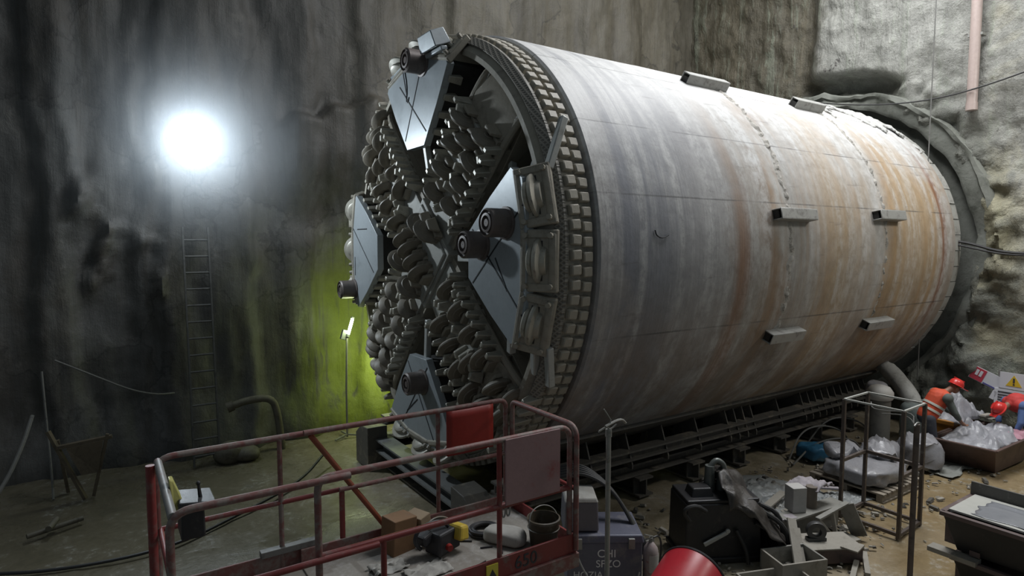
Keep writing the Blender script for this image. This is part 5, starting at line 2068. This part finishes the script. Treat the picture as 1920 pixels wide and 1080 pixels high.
tag(o, 'grey sheet spread on the mud under the worker and the skip', 'sheet')

# two notices by the wall
M_SIGNRED = plain('sign_red', (.42, .045, .07), .5)
M_SIGNW = plain('sign_white', (.58, .59, .62), .5)
M_SIGNB = plain('sign_blue', (.09, .09, .25), .5)
SG = thing('safety_notice', (9.98, -3.78, 1.1), 'small tilted red and white notice fixed to the wall at right', 'sign')
tl = RD(-22)


def sg(x, z, d=0.0):
    return V(9.98 - d, -3.78 - (x * math.cos(tl) - z * math.sin(tl)), 1.28 + x * math.sin(tl) + z * math.cos(tl))


def quad(x0, x1, z0, z1, d, th=.012):
    mb = MB()
    p = [sg(x0, z0, d), sg(x1, z0, d), sg(x1, z1, d), sg(x0, z1, d)]
    q = [a + V(th, 0, 0) for a in p]
    mb.hull(p + q, [(0, 1, 2, 3), (7, 6, 5, 4), (0, 4, 5, 1), (1, 5, 6, 2), (2, 6, 7, 3), (3, 7, 4, 0)])
    return mb


quad(-.27, .27, -.13, .15, 0).build('board', M_SIGNW, SG, smooth=0)
quad(-.26, -.02, -.12, .14, .006).build('red_panel', M_SIGNRED, SG, smooth=0)
quad(-.19, -.14, -.02, .10, .012).build('white_mark', M_SIGNW, SG, smooth=0)
quad(-.12, -.07, -.02, .10, .012).build('white_mark', M_SIGNW, SG, smooth=0)
quad(.0, .26, -.12, -.09, .006).build('blue_stripe', M_SIGNB, SG, smooth=0)
quad(.22, .30, -.32, -.14, .02).build('tag_label', M_SIGNW, SG, smooth=0)
mb = MB()
mb.cone((10.02, -3.78, 1.2), (10.3, -3.78, 1.2), .02, .02, 8)
mb.build('peg', M_GALV, SG)

WS = thing('warning_board', (9.990, -4.150, 0), 'white warning board with a yellow triangle at the right edge', 'sign')
mb = MB()
mb.ext((9.960, -4.480, .80), (9.980, -3.950, 1.12))
mb.build('text_panel', M_SIGNW, WS, smooth=0)
mb = MB()
mb.ext((9.960, -4.450, 1.14), (9.980, -4.030, 1.46))
pan = mb.build('symbol_panel', M_SIGNW, WS, smooth=0)
mb = MB()
mb.hull([(9.955, -4.130, 1.20), (9.955, -4.390, 1.20), (9.955, -4.260, 1.42), (9.962, -4.130, 1.20), (9.962, -4.390, 1.20), (9.962, -4.260, 1.42)],
        [(0, 1, 2), (3, 5, 4), (0, 3, 4, 1), (1, 4, 5, 2), (2, 5, 3, 0)])
mb.build('yellow_triangle', plain('sign_yellow', (.62, .43, .03), .5), pan, smooth=0)
mb = MB()
mb.ext((9.950, -4.275, 1.27), (9.954, -4.245, 1.36))
mb.ext((9.950, -4.275, 1.225), (9.954, -4.245, 1.25))
mb.build('exclamation_mark', M_DKTXT, pan, smooth=0)
for k, (z, w_) in enumerate(((1.06, .40), (1.0, .30), (.95, .36), (.90, .28))):
    mb = MB()
    mb.ext((9.954, -4.010 - w_, z - .012), (9.958, -4.010, z + .012))
    mb.build('text_line', M_DKTXT, WS, smooth=0)
mb = MB()
for y in (-4.010, -4.430):
    mb.ext((9.985, y - .02, 0), (10.025, y + .02, 1.5))
mb.build('sign_post', M_GALV, WS, smooth=0)

# wrapped ventilation duct bending out under the tail
mb = MB()
mb.tube([(9.35, -1.75, 1.55), (9.2, -2.1, 1.42), (8.95, -2.55, 1.22), (8.75, -2.9, .95), (8.65, -3.1, .72)], [.11, .14, .17, .17, .15], 16, 2)
for v in mb.bm.verts:
    v.co += V(.03, .03, .03) * noise.noise(v.co * 7)
tag(mb.build('wrapped_duct', dirty('pale_duct_wrap', (.40, .40, .375), (.22, .22, .2), .45, 6, .6, 0, .5, .02), None, smooth=60), 'pale wrapped duct bending down below the tail of the machine', 'duct')
mb = MB()
mb.grid(sag(8.75, -3.15, .0, .42, .30, .42, 0, 44), 28, 20)
bmesh.ops.remove_doubles(mb.bm, verts=mb.bm.verts, dist=.0005)
tag(mb.build('covered_heap', dirty('grey_green_cover', (.17, .20, .19), (.10, .115, .11), .45, 4, .45, 0, .5, .02), None, smooth=180, loc=(8.75, -3.15, 0)), 'grey-green covered heap behind the bending worker', 'heap')

# ------------------------------------------------------------------ dark steel formwork bins at the lower right
M_BIN = dirty('black_bin_steel', (.022, .022, .024), (.045, .042, .042), .4, 3, .45, .2)
M_BINB = dirty('brown_bin_end', (.12, .085, .08), (.18, .15, .14), .4, 5, .55)
M_PLY = dirty('frosted_plywood', (.46, .46, .42), (.38, .385, .40), .5, 2.0, .55, 0, .3, .005, 8)
M_ICE = dirty('grey_wet_film', (.25, .26, .28), (.50, .51, .53), .28, 3.2, .16, 0, .4, .01, 5)
for zb, y0, dx, lab in ((.0, -5.72, .06, 'lower black steel bin, under the plywood-topped one, at the lower right'), (.50, -5.62, 0, 'upper black steel bin at the lower right, with pale plywood on top')):
    BN = thing('steel_bin', (3.5 + dx, -6.6, zb), lab, 'bin', 'stacked steel bins')
    mb = MB()
    xa, xb = 3.07 + dx, 3.91 + dx
    ya, yb = y0 - .13, -8.5
    p = []
    for z, k in ((zb, .12), (zb + .42, 0)):
        for x, y in ((xa + k, yb), (xb - k, yb), (xb - k, ya - k), (xa + k, ya - k)):
            p.append((x, y, z))
    mb.hull(p, [(3, 2, 1, 0), (4, 5, 6, 7), (0, 1, 5, 4), (1, 2, 6, 5), (2, 3, 7, 6), (3, 0, 4, 7)])
    mb.build('bin_body', M_BIN, BN, smooth=0, bevel=.01)
    mb = MB()
    mb.ext((xa - .03, yb, zb + .40), (xa + .03, ya + .02, zb + .45))
    mb.ext((xb - .03, yb, zb + .40), (xb + .03, ya + .02, zb + .45))
    mb.ext((xa, ya - .03, zb + .40), (xb, ya + .03, zb + .45))
    mb.build('rim_angle', M_BINB, BN, smooth=0, bevel=.006)
    for x in (xa + .12, xb - .22):
        mb = MB()
        mb.ext((x, ya - .12, zb + .05), (x + .10, ya + .01, zb + .40))
        mb.build('end_bracket', M_BINB, BN, smooth=0, bevel=.006)
    for x in (xa + .15, xb - .15):
        mb = MB()
        mb.ext((x - .06, ya - .35, zb - .0), (x + .06, ya - .25, zb + .06))
        mb.build('skid', M_BINB, BN, smooth=0)
mb = MB()
mb.ext((3.13, -8.45, .952), (3.85, -5.79, .975))
tag(mb.build('plywood_sheet', M_PLY, None, smooth=0, bevel=.003, loc=(3.44, -7, .952)), 'pale frosted plywood sheet lying on the upper steel bin', 'plywood')
mb = MB()
mb.grid(lambda u, v: V(3.17 + .58 * u + .04 * noise.noise(V(u * 4, v * 9, 2)), -5.99 - 2.4 * v + .08 * noise.noise(V(u * 5, v * 3, 7)), .979 + .010 * max(0, noise.noise(V(u * 5, v * 12, 1)))), 24, 60)
o = mb.build('wet_film', M_ICE, None, smooth=180, fix=False)
o.modifiers.new('thick', 'SOLIDIFY').thickness = .003
tag(o, 'grey wet plastic film spread over the pale plywood sheet', 'plastic film')
mb = MB()
mb.box((3.905, -7.03, 1.03), (.035, 2.6, .155), (0, RD(5), 0))
tag(mb.build('edge_plank', dirty('grey_weathered_plank', (.12, .115, .105), (.24, .235, .21), .4, 7, .8), None, smooth=0, bevel=.004, loc=(3.905, -7.03, .952)), 'weathered plank on edge along the back of the upper bin', 'plank')
for k, (z, x) in enumerate(((.46, 3.05), (.47, 3.65))):
    mb = MB()
    mb.ext((x, -6.1, z - .03), (x + .16, -5.62, z + .025))
    tag(mb.build('spacer_block', M_PALE, None, smooth=0, bevel=.004, loc=(x, -5.7, z - .03)), ['pale timber spacer between the two bins, nearer one', 'pale timber spacer between the two bins, farther one'][k], 'block', 'spacers between the bins')


# ------------------------------------------------------------------ two workers
M_SKIN = dirty('tanned_skin', (.24, .125, .08), (.17, .085, .055), .3, 12, .55, 0, .1, .002)
M_HIVIS = dirty('orange_red_vest', (.62, .085, .035), (.40, .055, .03), .35, 5, .7, 0, .3, .006)
M_REDCLOTH = dirty('red_work_jacket', (.52, .045, .04), (.33, .03, .03), .35, 5, .75, 0, .3, .006)
M_TROUS = dirty('dark_blue_trousers', (.045, .05, .065), (.09, .10, .10), .4, 6, .8, 0, .3, .006)
M_SLEEVE = dirty('grey_green_sleeve', (.10, .115, .105), (.06, .065, .06), .4, 8, .8, 0, .3, .006)
M_BLUESL = dirty('blue_shirt', (.09, .15, .33), (.06, .09, .2), .4, 8, .8, 0, .3, .006)
M_BOOT = dirty('yellow_rubber_boot', (.42, .30, .06), (.24, .20, .09), .45, 6, .4)
M_HELM = plain('red_helmet', (.58, .035, .03), .3)
M_STRIPE = plain('reflective_stripe', (.55, .56, .50), .4)
M_EYE = plain('dark_eye', (.02, .015, .012), .3)


def limb(mb, a, b, ra, rb):
    a, b = V(*a), V(*b)
    mb.cone(a, b, ra, rb, 14)
    mb.ball(a, ra, 12)
    mb.ball(b, rb, 12)


def remesh(o, vox, sm=4):
    md = o.modifiers.new('skin', 'REMESH')
    md.mode = 'VOXEL'
    md.voxel_size = vox
    md.use_smooth_shade = True
    s = o.modifiers.new('soften', 'SMOOTH')
    s.factor = .5
    s.iterations = sm
    return o


def worker(root_loc, J, label, mats, hdir, face_up, clothes):
    """J: joints in world space; builds one continuous body and clothing over it"""
    T = thing('person', root_loc, label, 'person', None)
    mb = MB()
    H = J['head']
    neck, chest, hip = J['neck'], J['chest'], J['hip']
    limb(mb, hip, (hip + chest) / 2, .135, .125)
    limb(mb, (hip + chest) / 2, chest, .125, .15)
    limb(mb, J['shl'], J['shr'], .085, .085)
    limb(mb, chest, neck, .12, .06)
    limb(mb, neck, H, .055, .06)
    mb.ball(H, (.078, .078, .105), 16)
    fdir = hdir.normalized()
    fup = (face_up - fdir * face_up.dot(fdir)).normalized()
    fs = fdir.cross(fup)
    mb.ball(H + fdir * .035 - fup * .045, .06, 12)             # jaw
    mb.cone(H + fdir * .075 + fup * .005, H + fdir * .102 - fup * .028, .010, .017, 8)   # nose
    for s in (-1, 1):
        mb.ball(H + fs * s * .078 - fup * .005, (.018, .018, .03), 8)     # ears
    mb.ball(H + fdir * .078 - fup * .062, .018, 8)             # lips
    for s in 'lr':
        limb(mb, J['sh' + s], J['el' + s], .055, .042)
        limb(mb, J['el' + s], J['wr' + s], .042, .028)
        limb(mb, J['hp' + s], J['kn' + s], .085, .058)
        limb(mb, J['kn' + s], J['an' + s], .056, .040)
        ft = J['ft' + s]
        limb(mb, J['an' + s] - V(0, 0, .02), ft, .042, .036)
        # hand: palm, four fingers and thumb
        w_, hd = J['wr' + s], J['hd' + s].normalized()
        side = hd.cross(V(0, 0, 1) if abs(hd.z) < .9 else fdir).normalized()
        nrm = side.cross(hd)
        palm = w_ + hd * .05
        limb(mb, w_, palm, .026, .034)
        for k in range(4):
            off = side * (-.028 + .0187 * k)
            L = (.062, .074, .07, .054)[k]
            k0 = palm + off + hd * .025
            k1 = k0 + (hd * .8 + nrm * .5).normalized() * L * .55
            k2 = k1 + (hd * .3 + nrm * .9).normalized() * L * .5
            limb(mb, k0, k1, .0105, .0095)
            limb(mb, k1, k2, .0095, .0085)
        t0 = w_ + hd * .025 - side * .025
        t1 = t0 - side * .030 + hd * .025 + nrm * .012
        limb(mb, t0, t1, .012, .011)
        limb(mb, t1, t1 + hd * .028 + nrm * .016, .011, .009)
    b = remesh(mb.build('body', M_SKIN, T, smooth=180), .0085, 3)
    for s in (-1, 1):
        mb = MB()
        mb.ball(H + fdir * .079 + fs * s * .03 + fup * .012, .011, 8)
        mb.build('eye', M_EYE, b)
    # trousers
    mb = MB()
    limb(mb, hip, hip.lerp(chest, .35), .155, .15)
    for s in 'lr':
        limb(mb, J['hp' + s], J['kn' + s], .105, .078)
        limb(mb, J['kn' + s], J['kn' + s].lerp(J['an' + s], .75), .078, .068)
    o = remesh(mb.build('trousers', mats['trousers'], T, smooth=180), .012, 3)
    # shirt with sleeves, then vest
    mb = MB()
    limb(mb, hip.lerp(chest, .15), chest, .148, .168)
    limb(mb, J['shl'], J['shr'], .10, .10)
    limb(mb, chest, chest.lerp(neck, .75), .14, .075)
    for s in 'lr':
        limb(mb, J['sh' + s], J['el' + s], .073, .060)
        limb(mb, J['el' + s], J['el' + s].lerp(J['wr' + s], clothes), .060, .048)
    remesh(mb.build('shirt', mats['shirt'], T, smooth=180), .012, 3)
    mb = MB()
    limb(mb, hip.lerp(chest, .08), chest, .168, .187)
    limb(mb, J['shl'].lerp(J['shr'], .12), J['shr'].lerp(J['shl'], .12), .112, .112)
    limb(mb, chest, chest.lerp(neck, .6), .155, .10)
    v = remesh(mb.build('vest', mats['vest'], T, smooth=180), .012, 3)
    d = (chest - hip).normalized()
    for t in (.35, .62):
        mb = MB()
        c = hip.lerp(chest, t)
        r = .168 + (.187 - .168) * t
        mb.lathe([(r + .0, -.022), (r + .006, -.02), (r + .006, .02), (r + .0, .022)], c, d, 36, closed=True)
        mb.build('reflective_stripe', M_STRIPE, v)
    for s in 'lr':
        an, ft = J['an' + s], J['ft' + s]
        mb = MB()
        limb(mb, J['kn' + s].lerp(an, .45), an, .082, .066)
        limb(mb, an - V(0, 0, .02), ft, .064, .058)
        dd = (ft - an)
        dd.z = 0
        dd.normalize()
        mb.box(V(an.x, an.y, .02) + dd * .07, (.30, .115, .04), Matrix((dd, V(0, 0, 1).cross(dd), V(0, 0, 1))).transposed())
        remesh(mb.build('boot', M_BOOT, T, smooth=180), .011, 2)
    # helmet
    mb = MB()
    hc = H + fup * .045
    mb.lathe([(.005, .125), (.05, .12), (.09, .095), (.115, .055), (.122, .0), (.112, -.002)], hc, fup, 32)
    mb.lathe([(.112, -.004), (.145, -.008), (.147, .0), (.12, .01)], hc + fdir * .012, fup, 32, closed=True)
    mb.box(hc + fdir * .15, (.09, .15, .010), Matrix((fdir, fs * -1, fup)).transposed())
    mb.bar(hc + fup * .118 - fdir * .09, hc + fup * .118 + fdir * .09, .03, .02, up=fup)
    mb.build('helmet', M_HELM, T, smooth=50)
    return T


EXR = rt.copy()                      # to the viewer's right along the floor
EYR = V(-EXR.y, EXR.x, 0)            # away from the viewer


def wj(base, d):
    return {k: base + EXR * q[0] + EYR * q[1] + V(0, 0, q[2]) for k, q in d.items()}


b1 = V(7.86, -3.66, 0)
J1 = wj(b1, dict(hip=(-.06, 0, .80), chest=(.14, -.01, 1.14), neck=(.28, -.02, 1.27), head=(.415, -.03, 1.355),
                 shl=(.18, .17, 1.20), shr=(.18, -.19, 1.18), elr=(.28, -.26, .92), wrr=(.44, -.22, .74), ell=(.36, .22, .95), wrl=(.55, .14, .78),
                 hpr=(-.07, -.10, .78), hpl=(-.04, .10, .78), knr=(-.02, -.14, .43), anr=(-.09, -.13, .10), ftr=(.08, -.17, .05),
                 knl=(.16, .13, .45), anl=(.06, .14, .10), ftl=(.24, .13, .05)))
J1['hdr'] = EXR * .8 + V(0, 0, -.7)
J1['hdl'] = EXR * .8 + V(0, 0, -.6)
worker(b1, J1, 'person in red helmet, orange-red vest and yellow boots, bending toward the skip', dict(trousers=M_TROUS, shirt=M_SLEEVE, vest=M_HIVIS),
       EXR * .8 + EYR * -.25 + V(0, 0, -.45), V(0, 0, 1) + EXR * .3, .55)
b2 = V(9.62, -4.78, 0)
b2 = V(9.70, -4.63, 0)
J2 = wj(b2, dict(hip=(.08, .05, .88), chest=(-.28, .0, 1.00), neck=(-.46, -.01, .96), head=(-.60, -.03, .87),
                 shl=(-.32, -.19, .98), shr=(-.34, .17, .98), ell=(-.40, -.26, .68), wrl=(-.46, -.22, .50), elr=(-.46, .20, .72), wrr=(-.52, .10, .54),
                 hpl=(.08, -.09, .85), hpr=(.08, .14, .85), knl=(-.02, -.12, .46), anl=(.10, -.12, .10), ftl=(-.08, -.14, .05),
                 knr=(.10, .16, .46), anr=(.20, .16, .10), ftr=(.03, .16, .05)))
J2['hdl'] = V(0, 0, -1) - EXR * .3
J2['hdr'] = V(0, 0, -1) - EXR * .3
worker(b2, J2, 'person in red jacket and red helmet stooping over the skip at the right edge', dict(trousers=M_TROUS, shirt=M_BLUESL, vest=M_REDCLOTH),
       V(0, 0, -.8) - EXR * .6, -EXR + V(0, 0, .5), .6)

# ------------------------------------------------------------------ picture settings
scene.view_settings.view_transform = 'Standard'
scene.view_settings.look = 'None'
scene.view_settings.exposure = 0.0
scene.view_settings.gamma = 1.0
scene.view_settings.use_curve_mapping = False
scene.cycles.max_bounces = 6
scene.cycles.use_adaptive_sampling = True
scene.cycles.sample_clamp_indirect = 4
